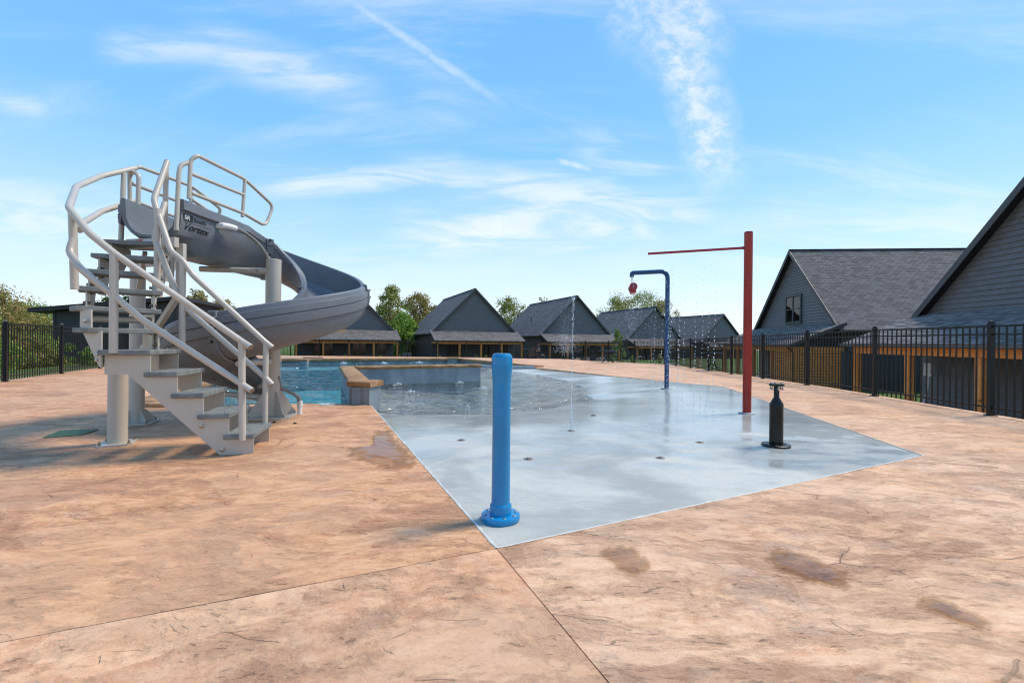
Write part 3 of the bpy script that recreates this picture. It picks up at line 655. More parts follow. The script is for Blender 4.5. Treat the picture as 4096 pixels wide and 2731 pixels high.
# mitred inner corner
inner = Vector(geometry.intersect_line_line_2d(w0-n01*t_, w1-n01*t_+d01*2, w1-n12*t_-d12*2, w2-n12*t_)); outer = Vector(geometry.intersect_line_line_2d(w0+n01*t_, w1+n01*t_+d01*3, w1+n12*t_-d12*3, w2+n12*t_))
q = [w0-n01*t_, w0+n01*t_, outer, w2+n12*t_, w2-n12*t_, inner]
MB().prism([(p.x, p.y, -1.31) for p in q], (0, 0, 1.31+0.272)).build('wall_body', M['plaster'], wall)
rough_slab([w0+d01*0.22, w1+d01*0.13], 0.165, 0.165, 0.273, 0.352, 7.0, 0.055, 0.022).build('cap_stone', M['coping'], wall, sharp=50)
rough_slab([w1+d12*0.19, w2+d12*0.03], 0.165, 0.165, 0.271, 0.350, 8.0, 0.055, 0.022).build('cap_stone', M['coping'], wall, sharp=50)
# pillar at the near end, a little wider
pc = (Vector(PIL_L)+Vector(PIL_R))/2; ang = math.atan2(PIL_R[1]-PIL_L[1], PIL_R[0]-PIL_L[0])
MB().box((pc.x+0.02, pc.y+0.165, -0.15), (0.345, 0.33, 0.84), ang*0.45).build('end_pillar', M['plaster'], wall)
dd = Vector((math.cos(ang), math.sin(ang))); nn_ = Vector((-dd.y, dd.x))
dd = Vector((math.cos(ang*0.45), math.sin(ang*0.45))); nn_ = Vector((-dd.y, dd.x)); c0 = Vector((pc.x+0.02, pc.y+0.165))
rough_slab([c0-dd*0.205, c0+dd*0.205], 0.20, 0.20, 0.276, 0.357, 9.0, 0.04, 0.02).build('cap_stone', M['coping'], wall, sharp=50)
# low rounded curb where the beach meets the sun ledge
curb = tag(empty('pool_curb', (-0.4, 18.1, -0.4)), 'pale blue rounded curb between sun ledge and beach entry', 'curb')
mb = MB(); rings = []
cp = [Vector((0.88, 17.85)), Vector((0.2, 17.95)), Vector((-0.75, 18.3)), (Vector((-1.9, 18.9)))]
for i, p in enumerate(cp):
    t = (cp[min(i+1, 3)]-cp[max(i-1, 0)]).normalized(); nn = Vector((-t.y, t.x))
    rings.append([(p.x+nn.x*o, p.y+nn.y*o, z) for o, z in ((-0.16, -0.6), (-0.16, -0.03), (-0.13, 0.015), (-0.08, 0.03), (0.08, 0.03), (0.13, 0.015), (0.16, -0.03), (0.16, -0.6))])
mb.ring_sweep(rings); mb.build('curb_body', M['plaster'], curb)
# ================================================================== water slide
slide = tag(empty('water_slide', (-3.10, 5.90, 0)), 'grey spiral water slide with beige steel stairs and handrails at the pool edge', 'water slide')
RISE = 0.180
dvec = Vector((-0.97, -0.245)).normalized(); wvec = Vector((-dvec.y*-1, 0)) if False else Vector((dvec.y, -dvec.x))
N1 = Vector((-2.23, 3.94)); GO = 0.195; TW = 0.575
def v3(p, z): return Vector((p.x, p.y, z))
hn = lambda n: RISE*n
tread_corner = {}
for n in range(1, 5):
    p = N1 + dvec*GO*(n-1); tread_corner[n] = (p, p+wvec*TW, p+wvec*TW+dvec*0.235, p+dvec*0.235)   # front near, front far, back far, back near
Lc = {5: Vector((-3.28, 3.62)), 6: Vector((-3.385, 3.63)), 7: Vector((-3.53, 3.68)), 8: Vector((-3.69, 3.86)), 9: Vector((-3.87, 4.07)), 10: Vector((-3.99, 4.30)), 11: Vector((-4.08, 4.53))}
HD = {6: 155, 7: 143, 8: 132, 9: 121, 10: 111, 11: 103}
p5 = N1 + dvec*GO*4
for n in range(6, 12):
    h = R(HD[n]); f = Vector((math.cos(h), math.sin(h))); ax = Vector((math.cos(h-R(90)), math.sin(h-R(90))))
    p = Lc[n]; dep = 0.25 if n < 11 else 0.33
    tread_corner[n] = (p, p+ax*0.57, p+ax*0.57+f*dep, p+f*dep)
inner5 = p5 + wvec*TW
tread_corner[5] = (p5, inner5, inner5+dvec*0.16+Vector((0.0, -0.02)), Vector((-3.42, 3.88)), Lc[5]+Vector((-0.02, 0.0)))
def bolt(mb, c, nrm, r=0.016, h=0.012):
    nrm = Vector(nrm).normalized(); mb.lathe([(r*1.5, 0), (r*1.5, 0.003), (r, 0.004), (r, 0.004+h), (r*0.6, 0.006+h)], c, 6, nrm)
def tread_mesh(poly, z, th=0.042):
    """plank with eased edges"""
    c = sum(poly, Vector((0, 0)))/len(poly); rings = []
    for ins, zz in ((0.006, z-th), (0.0, z-th+0.006), (0.0, z-0.006), (0.006, z)):
        rings.append([v3(p + (c-p).normalized()*ins, zz) for p in poly])
    mb = MB(); mb.ring_sweep(rings, True, True, False); return mb
for n in range(1, 12):
    o = tread_mesh(list(tread_corner[n]), hn(n)).build('tread', M['tread'], slide)
    if n in (1, 2, 3, 5, 11):
        tc = tread_corner[n]; mb = MB()
        for k in (0.18, 0.82):
            p = tc[0].lerp(tc[1], k) + (tc[3]-tc[0])*0.25; bolt(mb, v3(p, hn(n)), (0, 0, 1), 0.008, 0.003)
        mb.build('tread_bolt', M['steel'], o)
# stringers: saw-tooth plates, lower flight
def plate(profile, base, along, thick, nrm):
    """profile of (s, z) in the vertical plane through base running along"""
    pts = [v3(base+along*s, z) for s, z in profile]
    return MB().prism(pts, Vector((nrm.x, nrm.y, 0))*thick)
def lower_profile(top_end):
    pr = [(0.0, 0.0), (0.0, hn(1)-0.044)]
    for n in range(1, 5):
        pr.append((GO*n if n < 4 else GO*4, hn(n)-0.044)); pr.append((GO*n, hn(n+1)-0.044))
    pr += [(top_end, hn(5)-0.044), (top_end, 0.70), (0.94, 0.70), (0.26, 0.0)]
    return pr
so = plate(lower_profile(1.10), N1+wvec*0.035+dvec*0.008, dvec, 0.012, wvec).build('stringer', M['beige'], slide)
mb = MB()
for s_, z_ in ((0.24, 0.05), (0.40, 0.26), (0.40, 0.33)):
    bolt(mb, v3(N1+wvec*0.035+dvec*(s_+0.008), z_), -Vector((wvec.x, wvec.y, 0)), 0.017, 0.012)
mb.build('stringer_bolt', M['steel'], so)
si = plate(lower_profile(0.93), N1+wvec*(TW-0.05)+dvec*0.008, dvec, 0.012, wvec).build('stringer', M['beige'], slide)
# bracket plates under each winding tread, outer and inner side
def bracket(n, side):
    tc = tread_corner[n]
    if side == 0: a, b = tc[0], tc[3]
    else: a, b = tc[1], tc[2]
    ax = (tc[1]-tc[0]).normalized()*(0.05 if side == 0 else -0.05)
    a = a+ax; b = b+ax; f = (b-a).normalized(); L_ = (b-a).length
    z1 = hn(n)-0.044; zprev = hn(n-1)-0.06
    prof = [(0.02, z1), (L_+0.02, z1), (L_+0.02, z1-0.08), (0.15, zprev-0.15), (0.02, zprev-0.15)]
    return plate(prof, a, f, 0.012, Vector((ax.x, ax.y)).normalized())
for n in range(6, 12):
    for sd in (0, 1):
        if sd == 0 and n < 8: continue
        o = bracket(n, sd).build('stringer_bracket', M['beige'], slide)
        tc = tread_corner[n]; mb = MB(); ax = (tc[1]-tc[0]).normalized()
        p = (tc[0] if sd == 0 else tc[1]); f = (tc[3]-tc[0]).normalized(); p = p+f*0.055 + (ax*0.05 if sd == 0 else -ax*0.05)
        for dz in (0.14, 0.215):
            bolt(mb, v3(p, hn(n)-dz), v3(-ax, 0) if sd == 0 else v3(ax, 0), 0.014, 0.012); bolt(mb, v3(p, hn(n)-dz)+v3(ax, 0)*(0.012 if sd == 0 else -0.012), v3(ax, 0) if sd == 0 else v3(-ax, 0), 0.014, 0.02)
        mb.build('bracket_bolt', M['rust_steel'], o)
up_pl = [P(320.8, 1238.7, 3.72), P(363.8, 1236.3, 3.71), P(364.8, 1320, 3.70), P(405.4, 1322.4, 3.68), P(404, 1470.6, 3.68), P(395.9, 1465.9, 3.68), P(319.3, 1303.3, 3.72)]
o = MB().prism(up_pl, (0.002, 0.012, 0)).build('stringer', M['beige'], slide)
for px_, py_ in ((340, 1284), (392, 1417), (391, 1440)):
    mb = MB(); bolt(mb, P(px_, py_, 3.69), (0, -1, 0), 0.014, 0.012); mb.build('stringer_bolt', M['steel'], o, origin=org(slide))
# cross tubes under treads 6/7
for n in (7,):
    tc = tread_corner[n]; MB().tube([v3(tc[0].lerp(tc[1], 0.09)+(tc[3]-tc[0])*0.5, hn(n)-0.10), v3(tc[0].lerp(tc[1], 0.92)+(tc[3]-tc[0])*0.5, hn(n)-0.10)], 0.028, 12).build('cross_tube', M['beige'], slide)
# columns
def column(x, y, r, z1, plate_size, ang, gusset=0.0, nm='column'):
    o = MB().lathe([(r, 0.018), (r, z1-0.004), (r-0.004, z1)], (x, y, 0), 32).build(nm, M['beige'], slide)
    s_ = plate_size/2; ca, sa = math.cos(ang), math.sin(ang); loc = lambda u, w: Vector((x+u*ca-w*sa, y+u*sa+w*ca))
    ch = s_*0.25
    pl = [loc(-s_+ch, -s_), loc(s_-ch, -s_), loc(s_, -s_+ch), loc(s_, s_-ch), loc(s_-ch, s_), loc(-s_+ch, s_), loc(-s_, s_-ch), loc(-s_, -s_+ch)]
    b = MB().prism([v3(p, 0.001) for p in pl], (0, 0, 0.018)).build('base_plate', M['beige'], o, origin=org(slide))
    mb = MB()
    for u in (-1, 1):
        for w in (-1, 1):
            p = loc(u*s_*0.78, w*s_*0.78); mb.lathe([(0.014, 0), (0.014, 0.012), (0.008, 0.012), (0.008, 0.032), (0.006, 0.035)], v3(p, 0.019), 6)
    mb.build('anchor_bolt', M['rust_steel'], o, origin=org(slide))
    if gusset > 0:
        for k in range(4):
            a2 = ang + math.pi/4 + k*math.pi/2; u = Vector((math.cos(a2), math.sin(a2))); w = Vector((-u.y, u.x))*0.005
            c = Vector((x, y)); MB().prism([v3(c+u*(r-0.01)-w, 0.019), v3(c+u*(s_*1.12)-w, 0.019), v3(c+u*(s_*1.12)-w, 0.04), v3(c+u*(r+0.02)-w, gusset), v3(c+u*(r-0.01)-w, gusset)], v3(w*2, 0)).build('gusset', M['beige'], o, origin=org(slide))
    return o
column(-3.70, 4.28, 0.066*1.15, 0.885, 0.27, R(28))
column(-4.38, 5.32, 0.062*1.2, 1.93, 0.36, R(20), 0.16)
AX = Vector((-3.10, 5.90))
column(AX.x, AX.y, 0.092, 2.03, 0.54, R(8), 0.33, 'centre_column')
# ---- flume: profile swept along entry straight + helix
RC = 0.73
def rim_h(th):      # rim height of the outer wall against the turning angle
    K = [(240, 2.44), (180, 2.47), (150, 2.44), (114, 2.37), (62, 2.03), (18, 1.745), (-40, 1.49), (-90, 1.286), (-143, 1.10), (-180, 0.96), (-215, 0.79), (-245, 0.66)]
    for (a, ha), (b, hb) in zip(K[:-1], K[1:]):
        if a >= th >= b: return ha + (hb-ha)*(a-th)/(a-b)
    return K[-1][1]
path = []     # (center, heading dir, rim, depth, theta)
for i in range(9):
    y = 4.67 + (5.90-4.67)*i/9; path.append((Vector((-3.715-0.115*i/9, y)), Vector((-0.09, 1)).normalized(), 2.43+0.035*i/9, 0.40+0.135*min(1, i/3), 240-i*6.5))
TH0, TH1 = 180, -240
for i in range(0, 86):
    th = TH0 + (TH1-TH0)*i/85; c = AX + Vector((math.cos(R(th)), math.sin(R(th))))*RC
    hd = Vector((math.sin(R(th)), -math.cos(R(th)))); path.append((c, hd, rim_h(th), 0.535, th))
def profile(rim, dep, inner_drop, e=0.0):
    """closed section: (offset to the outer side, z)"""
    d = dep; zo, zi = rim, rim-inner_drop
    outer = [(-0.335, zi), (-0.365, zi+0.004), (-0.402-0.02*e, zi-0.004), (-0.412-0.022*e, zi-0.016), (-0.412-0.022*e, zi-0.085-0.02*e), (-0.392, zi-0.097-0.022*e), (-0.392, zi-0.115-0.022*e), (-0.382-0.009*e, zi-0.20-0.05*e), (-0.352+0.004*e, max(rim-d+0.05, zi-0.33)-0.03*e), (-0.27+0.02*e, rim-d+0.045-0.02*e), (-0.15, rim-d+0.012), (0.0, rim-d),
             (0.15, rim-d+0.012), (0.27, rim-d+0.055), (0.352, rim-d+0.13), (0.398, rim-d+0.225), (0.404, rim-0.268), (0.432, rim-0.256), (0.440, rim-0.185), (0.440, rim-0.157), (0.424, rim-0.150), (0.424, rim-0.146), (0.438, rim-0.140), (0.436, rim-0.068), (0.412, rim-0.060), (0.404, rim-0.012), (0.392, rim), (0.360, rim+0.002), (0.345, rim-0.006)]
    innr = [(0.336, rim-0.10), (0.325, rim-d+0.20), (0.28, rim-d+0.115), (0.20, rim-d+0.055), (0.10, rim-d+0.03), (0.0, rim-d+0.026), (-0.10, rim-d+0.03), (-0.20, rim-d+0.055), (-0.28, rim-d+0.115), (-0.322, zi-0.12), (-0.33, zi-0.03)]
    return outer+innr
def ring(i):
    c, hd, rim, dep, th = path[i]
    on = Vector((-hd.y, hd.x))     # left of travel = away from the axis for a clockwise helix
    dr = 0.0 if th > 175 else 0.06*min(1, (175-th)/60)
    ws = 1.0 if i >= 9 else 0.78+0.22*sm(0, 9, i)
    if i < 9: on = Vector((-1, 0))
    return [v3(c+on*o*ws, z) for o, z in profile(rim, dep, dr, max(0.0, min(1.0, (th-176)/30)))]
cuts = [0, 20, 42, 64, len(path)-1]
names = ['entry_section', 'flume_section', 'flume_section', 'exit_section']
for k in range(4):
    mb = MB(); idx = list(range(cuts[k], cuts[k+1]+1)); rings = [ring(i) for i in idx]
    mb.ring_sweep(rings, True, True, True)
    fl = mb.build(names[k], M['flume'], slide, sharp=24)
    if k < 3:      # bolted flange at the joint
        i = cuts[k+1]; c, hd, rim, dep, th = path[i]; mb = MB(); rr = []
        base = ring(i); cen = v3(c, rim-dep*0.5)
        full = profile(rim, dep, 0.06); nO = 29
        for off_, sc in ((-0.045, 1.004), (-0.04, 1.055), (0.04, 1.055), (0.045, 1.004)):
            rr.append([cen + (p-cen)*sc + v3(hd, 0)*off_ for p in base[1:nO-1]])
        mb.ring_sweep(rr, False, False, False); vs = mb
        # inside closes on the flume itself
        o = mb.build('joint_flange', M['flume'], fl, origin=org(slide), sharp=30)
        mb = MB()
        for j in (3, 7, 9, 15, 19, 23):
            p = cen+(base[j]-cen)*1.055; bolt(mb, p, (p-cen), 0.012, 0.008)
        mb.build('joint_bolt', M['black'], o, origin=org(slide))
        # small strap over the rim at the joint
        p = base[24]; on = Vector((-hd.y, hd.x))
        MB().bar(p+v3(on, 0)*0.004+v3(hd, 0)*-0.05+Vector((0,0,0.03)), p+v3(on, 0)*0.004+v3(hd, 0)*0.05+Vector((0,0,0.03)), 0.006, 0.05).build('rim_strap', M['trim'] if k == 1 else M['beige'], fl, origin=org(slide))
# hand-hold moulding holes near the joints, drawn as small dark plugs on the inner flange
mb = MB()
# entry frame under the opening
MB().bar((-4.02, 4.76, 1.975), (-3.42, 4.63, 1.975), 0.05, 0.10).build('platform_frame', M['beige'], slide)
st = MB().bar((-3.90, 4.706, 1.995), (-3.81, 4.687, 1.995), 0.004, 0.034).build('warning_sticker', M['sticker_red'], slide)
MB().bar((-3.81, 4.687, 1.995), (-3.70, 4.663, 1.995), 0.004, 0.030).build('warning_sticker', M['box_white'], slide)
# hanging channel post at the right of the platform and diagonal struts
MB().box((-3.44, 4.72, 1.72), (0.075, 0.05, 0.52)).build('channel_post', M['beige'], slide)
MB().box((-3.52, 4.70, 1.70), (0.02, 0.045, 0.42)).build('channel_post', M['beige'], slide)
MB().bar((-3.44, 4.72, 1.48), (-4.02, 4.95, 0.86), 0.05, 0.05).build('diagonal_strut', M['beige'], slide)
MB().bar((-4.35, 5.30, 1.86), (-3.68, 5.08, 1.86), 0.06, 0.07).build('platform_beam', M['beige'], slide)
MB().bar((-4.0, 4.95, 1.93), (-4.37, 5.30, 1.5), 0.04, 0.04).build('diagonal_strut', M['beige'], slide)
# support arms from the centre column
def arm(p, q, r=0.036, cap=True):
    o = MB().tube([p, q], r, 16).build('support_arm', M['beige'], slide)
    p, q = Vector(p), Vector(q); d = (q-p).normalized()
    MB().tube([p+d*0.02, p+d*0.24], r+0.006, 16).build('arm_sleeve', M['beige'], o, origin=org(slide))
    mb = MB(); bolt(mb, p+d*0.17+Vector((0, -(r+0.004), 0)), (0, -1, 0), 0.014, 0.008); mb.build('arm_bolt', M['steel'], o, origin=org(slide))
arm((-3.10, 5.87, 1.875), (-3.98, 5.80, 1.885)); arm((-3.06, 5.95, 1.13), (-2.28, 6.22, 1.14)); arm((-3.10, 5.84, 0.715), (-3.04, 5.06, 0.725)); arm((-3.14, 5.88, 0.235), (-3.98, 5.98, 0.30))
arm((-3.14, 5.93, 0.42), (-3.70, 6.42, 0.30))
# hose from the fitting on the entry flume to the column head
MB().tube([(-3.44, 5.27, 2.300), (-3.365, 5.28, 2.310), (-3.335, 5.32, 2.314), (-3.312, 5.43, 2.316)], [0.03, 0.034, 0.034, 0.034], 14).build('hose_fitting', M['white_pvc'], slide)
MB().tube([Vector((-3.315, 5.42, 2.316)), P(958, 919, 5.5), P(985, 935, 5.62), P(1018, 960, 5.74), P(1046, 990, 5.82), P(1068, 1022, 5.88), P(1080, 1045, 5.90), Vector((-3.10, 5.90, 1.98))], 0.020, 12).build('hose', M['hose'], slide)
MB().octa((-3.425, 5.25, 2.262), 0.026, (0.12, 1.2, 1)).build('glue_smear', M['teal_glue'], slide)
# supply hose down to the white riser
MB().tube([Vector((-3.02, 5.88, 0.52)), P(1120, 1548, 5.95), P(1150, 1563, 6.0), P(1178, 1575, 6.02), P(1195, 1590, 6.05), P(1199, 1604, 6.05)], [0.024, 0.024, 0.024, 0.025, 0.028, 0.03], 12).build('hose', M['hose'], slide)
# ---- lettering on the entry flume (flat print that follows the moulded wall)
def wall_x(y, z):
    t = max(0.0, min(8.0, (y-4.67)/((5.90-4.67)/9))); i = int(min(7, t)); f = t-i
    def at(k):
        pr = ring(k)[4:11]
        for p, q in zip(pr[:-1], pr[1:]):
            if p.z >= z >= q.z: return p.x + (q.x-p.x)*(p.z-z)/max(1e-6, p.z-q.z)
        return pr[0].x if z > pr[0].z else pr[-1].x
    return at(i)*(1-f)+at(i+1)*f
SL = 0.03
def text_part(body, y0, z0, size, mat, shear=0.0, sx=1.0, lift=0.004, bold=0.0):
    cu = bpy.data.curves.new('lettering', 'FONT'); cu.body = body; cu.size = size; cu.shear = shear; cu.offset = bold
    ob = bpy.data.objects.new('tmp', cu); COL.objects.link(ob)
    dg = bpy.context.evaluated_depsgraph_get(); me = bpy.data.meshes.new_from_object(ob.evaluated_get(dg)); bpy.data.objects.remove(ob)
    bm = bmesh.new(); bm.from_mesh(me); bmesh.ops.triangulate(bm, faces=bm.faces)
    ro = org(slide)
    for v in bm.verts:
        y = y0+v.co.x*sx; z = z0+v.co.y+(y-4.70)*SL; v.co = Vector((wall_x(y, z)+lift, y, z))-ro
    bm.to_mesh(me); bm.free(); me.name = 'lettering'; me.materials.clear(); me.materials.append(mat)
    o = bpy.data.objects.new('lettering', me); COL.objects.link(o); o.parent = slide; return o
def wall_patch(nm, y0, y1, z0, z1, mat, lift, cut=0.0, n=14):
    mb = MB(); vs = []
    for k in range(n+1):
        y = y0+(y1-y0)*k/n; e = cut if k in (0, n) else 0.0
        for z in (z0+e, (z0+z1)/2, z1-e): zz = z+(y-4.70)*SL; vs.append((wall_x(y, zz)+lift, y, zz))
    mb.add(vs, [(k*3+j, (k+1)*3+j, (k+1)*3+j+1, k*3+j+1) for k in range(n) for j in (0, 1)], True); return mb.build(nm, mat, slide, fixn=False)
wall_patch('logo_box', 4.708, 4.862, 2.228, 2.298, M['black'], 0.0035, 0.010)
text_part('SR', 4.718, 2.240, 0.066, M['box_white'], 0.12, 1.32, 0.0050, 0.0008)
text_part('Smith', 4.872, 2.240, 0.064, M['black'], 0.12, 1.36, 0.0040, 0.0012)
wall_patch('logo_rule', 4.705, 5.17, 2.2165, 2.2200, M['black'], 0.0035)
text_part('Vortex', 4.712, 2.140, 0.096, M['black'], 0.32, 1.46, 0.0040, 0.0016)

# ---- hand rails
RR = 0.0265
def smooth_pts(pts, rad=0.05, n=4):
    out = [pts[0]]
    for a, b, c in zip(pts[:-2], pts[1:-1], pts[2:]):
        da = (a-b); dc = (c-b); k = min(rad, da.length*0.45, dc.length*0.45); p, q_ = b+da.normalized()*k, b+dc.normalized()*k
        for i in range(n+1):
            t = i/n; out.append((p*(1-t)+b*t)*(1-t)+(b*(1-t)+q_*t)*t)
    out.append(pts[-1]); return out
def rail(pts, name='handrail', r=RR, rad=0.05, n=4):
    return MB().tube(smooth_pts([Vector(p) for p in pts], rad, n), r, 14).build(name, M['beige'], slide)
def end_cap(p, d):
    MB().tube([Vector(p), Vector(p)+Vector(d).normalized()*0.006], RR*0.9, 14).build('rail_end_cap', M['rust_steel'], slide)
o_top = [P(1003, 1388, 3.905), P(967, 1365, 3.92), P(457, 1013, 3.66), P(357.6, 933, 3.63), P(275, 831, 3.70), P(306, 746, 4.12), P(407, 704, 4.62), P(542, 673, 5.02)]
rail(o_top, rad=0.04, n=2); end_cap(o_top[0], o_top[0]-o_top[1])
o_mid = [P(1008, 1562, 3.905), P(963, 1533, 3.92), P(566, 1277, 3.72), P(455, 1181, 3.66), P(372, 1117, 3.62), P(315, 1067, 3.61), P(277, 1006, 3.66), P(296, 950, 3.70)]
rail(o_mid, rad=0.04, n=2); end_cap(o_mid[0], o_mid[0]-o_mid[1])
rail([P(318, 920, 3.75), P(334, 890, 4.0), P(407, 846, 4.55), P(497, 817, 4.85), P(535, 804, 4.98)], rad=0.04, n=2)
# outer posts
rail([P(967, 1362, 3.92), P(970, 1760, 3.92)], 'rail_post', 0.028); rail([P(457, 1013, 3.66), P(454, 1412, 3.66)], 'rail_post', 0.030); rail([P(290, 850, 3.70), P(299, 1157, 3.70)], 'rail_post', 0.028)
rail([P(496, 690, 4.86), P(484, 963, 4.80)], 'rail_post', 0.024)
i_top = [P(1089, 1389, 4.50), P(1064, 1370, 4.49), P(771, 1100, 4.36), P(730, 1041, 4.34), P(683, 1004, 4.33), P(615, 801, 4.38), P(669, 647, 4.62)]
rail(i_top, rad=0.04, n=2); end_cap(i_top[0], i_top[0]-i_top[1]); end_cap(i_top[-1], i_top[-1]-i_top[-2])
i_mid = [P(1088, 1537, 4.50), P(1064, 1512, 4.49), P(752, 1239, 4.36), P(702, 1159, 4.34), P(632, 990, 4.34), P(618, 945, 4.36), P(660, 812, 4.55)]
rail(i_mid, rad=0.04, n=2); end_cap(i_mid[0], i_mid[0]-i_mid[1])
rail([P(1064, 1366, 4.49), P(1060, 1690, 4.49)], 'rail_post', 0.026); rail([P(731, 1041, 4.34), P(729, 1390, 4.34)], 'rail_post', 0.026); rail([P(631, 836, 4.36), P(628, 1172, 4.36)], 'rail_post', 0.028); rail([P(665, 660, 4.62), P(659, 985, 4.62)], 'rail_post', 0.024)
# guard frames beside the entry
GR = 0.0208
rail([P(756, 795, 4.73), P(763, 640, 4.74), P(790, 622, 4.78), P(978, 716, 5.76), P(1094, 824, 6.30), P(1062, 905, 6.15), P(973, 853, 5.74), P(763, 771, 4.76)], 'guard_rail', GR, 0.10, 5)
rail([P(764, 695, 4.75), P(976, 780, 5.75)], 'guard_rail', GR*0.95); rail([P(980, 716, 5.76), P(970, 868, 5.72)], 'guard_post', GR)
rail([P(705, 921, 4.62), P(716, 690, 4.64), P(722, 662, 4.66), P(758, 648, 4.74)], 'guard_hoop', GR*1.05, 0.08, 5)
rail([P(520, 830, 4.98), P(519, 690, 4.98), P(542, 672, 5.02), P(560, 668, 5.06), P(768, 746, 5.86), P(886, 838, 6.22), P(868, 868, 6.20), P(770, 800, 5.85)], 'guard_rail', GR, 0.08, 5)
rail([P(528, 735, 4.99), P(745, 818, 5.80)], 'guard_rail', GR*0.95); rail([P(528, 801, 4.99), P(765, 892, 5.85)], 'guard_rail', GR*0.95); rail([P(766, 746, 5.86), P(760, 880, 5.84)], 'guard_post', GR)
rail([P(520, 705, 4.98), P(524, 690, 4.98), P(546, 692, 4.95), P(556, 708, 4.94), P(549, 930, 4.90)], 'guard_hoop', GR*1.1, 0.04, 4)
def face_up(mb):
    for i, f in enumerate(mb.f):
        a, b, c = (mb.v[j] for j in f[:3])
        if (b-a).cross(c-a).z < 0: mb.f[i] = f[::-1]
# ================================================================== splash features
def fix_bolts(mb, c, r, n, z, br, a0=0.0):
    for k in range(n):
        a = a0+2*math.pi*k/n; mb.lathe([(br, 0), (br, 0.004), (br*0.8, 0.006), (br*0.45, 0.006), (br*0.4, 0.002)], (c[0]+r*math.cos(a), c[1]+r*math.sin(a), z), 10)
bp = (-0.055, 2.565, 0.0)
post = tag(empty('spray_post', bp), 'bright blue waist-high spray post with bolted round flange at pad corner', 'spray post')
MB().lathe([(0.107, 0.0), (0.109, 0.003), (0.109, 0.027), (0.106, 0.032), (0.062, 0.033)], bp, 48).build('base_flange', M['blue_bright'], post)
MB().lathe([(0.0615, 0.030), (0.0615, 0.078), (0.059, 0.086), (0.0535, 0.092), (0.0525, 0.100), (0.0510, 0.45), (0.0515, 0.74), (0.0530, 0.785), (0.0575, 0.832), (0.0590, 0.850), (0.0590, 0.908), (0.0575, 0.914), (0.0475, 0.929), (0.0455, 0.932), (0.002, 0.933)], bp, 48).build('post_body', M['blue_bright'], post, sharp=28)
mb = MB(); fix_bolts(mb, bp, 0.088, 8, 0.032, 0.0095, 0.25); mb.build('flange_bolt', M['steel'], post)

rp = G(2987, 1652, g(3.38, 6.55)); rp = Vector((rp.x, rp.y, pad_z(rp.x, rp.y)))
red = tag(empty('rain_bar_pole', rp), 'tall red pole with a thin side arm dripping water onto the pad', 'spray pole')
MB().lathe([(0.0575, 0.0), (0.0575, 2.56), (0.0585, 2.565), (0.0585, 2.60), (0.052, 2.612), (0.002, 2.618)], rp, 36).build('pole', M['red'], red)
a0 = Vector((rp.x, rp.y, rp.z+2.385)); a1 = P(2592, 1013, 7.08); a1.z = a0.z
MB().tube([a0, a1], 0.0185, 16).build('side_arm', M['red'], red)
MB().tube([a0+(a1-a0).normalized()*0.04, a0+(a1-a0).normalized()*0.085], [0.030, 0.019], 16).build('arm_collar', M['red'], red)
MB().lathe([(0.115, 0.002), (0.115, 0.010), (0.108, 0.014), (0.058, 0.015)], rp, 32).build('base_ring', M['lid_grey'], red)

tp = G(2666, 1552, g(3.4, 10.0)); tp = Vector((tp.x, tp.y, pad_z(tp.x, tp.y)))
blu = tag(empty('bucket_pole', tp), 'tall dark blue bent pole holding a small red tipping bucket', 'spray pole')
hd_ = P(2527, 1108, 10.25); top_z = tp.z+2.60
q_ = Vector((hd_.x, hd_.y, top_z-0.02))
MB().tube(smooth_pts([tp, Vector((tp.x, tp.y, top_z)), q_, Vector((hd_.x, hd_.y, hd_.z))], 0.17, 8), 0.048, 24).build('bent_pole', M['blue_dark'], blu)
MB().lathe([(0.12, 0.002), (0.12, 0.010), (0.112, 0.014), (0.049, 0.015)], tp, 32).build('base_ring', M['lid_grey'], blu)
bk = P(2531, 1151, 10.20); yaw = Vector((-0.12, -0.97, 0.14)).normalized(); side_ = yaw.cross(Vector((0,0,1))).normalized()
buck = tag(empty('tipping_bucket', bk-Vector((0, 0, 0.1))), 'small red tipping bucket hanging from the dark blue bent pole', 'bucket')
MB().lathe([(0.085, -0.11), (0.088, -0.10), (0.074, -0.095), (0.072, 0.095), (0.088, 0.10), (0.088, 0.112), (0.06, 0.114)], bk, 32, yaw).build('drum', M['red'], buck)
MB().prism([bk+side_*-0.065+Vector((0, 0, -0.03))-yaw*0.09, bk+side_*0.075+Vector((0, 0, -0.02))-yaw*0.09, bk+side_*0.05+Vector((0, 0, -0.125))-yaw*0.09, bk+side_*-0.06+Vector((0, 0, -0.118))-yaw*0.09], yaw*0.17).build('scoop', M['red'], buck)
MB().lathe([(0.018, 0.112), (0.018, 0.120), (0.007, 0.122)], bk, 16, yaw).build('hub', M['steel'], buck)
for s_ in (-1, 1): MB().tube([bk+yaw*0.128*s_, Vector((hd_.x, hd_.y, hd_.z+0.03))+yaw*0.05*s_], 0.006, 8).build('hanger_rod', M['steel'], buck)

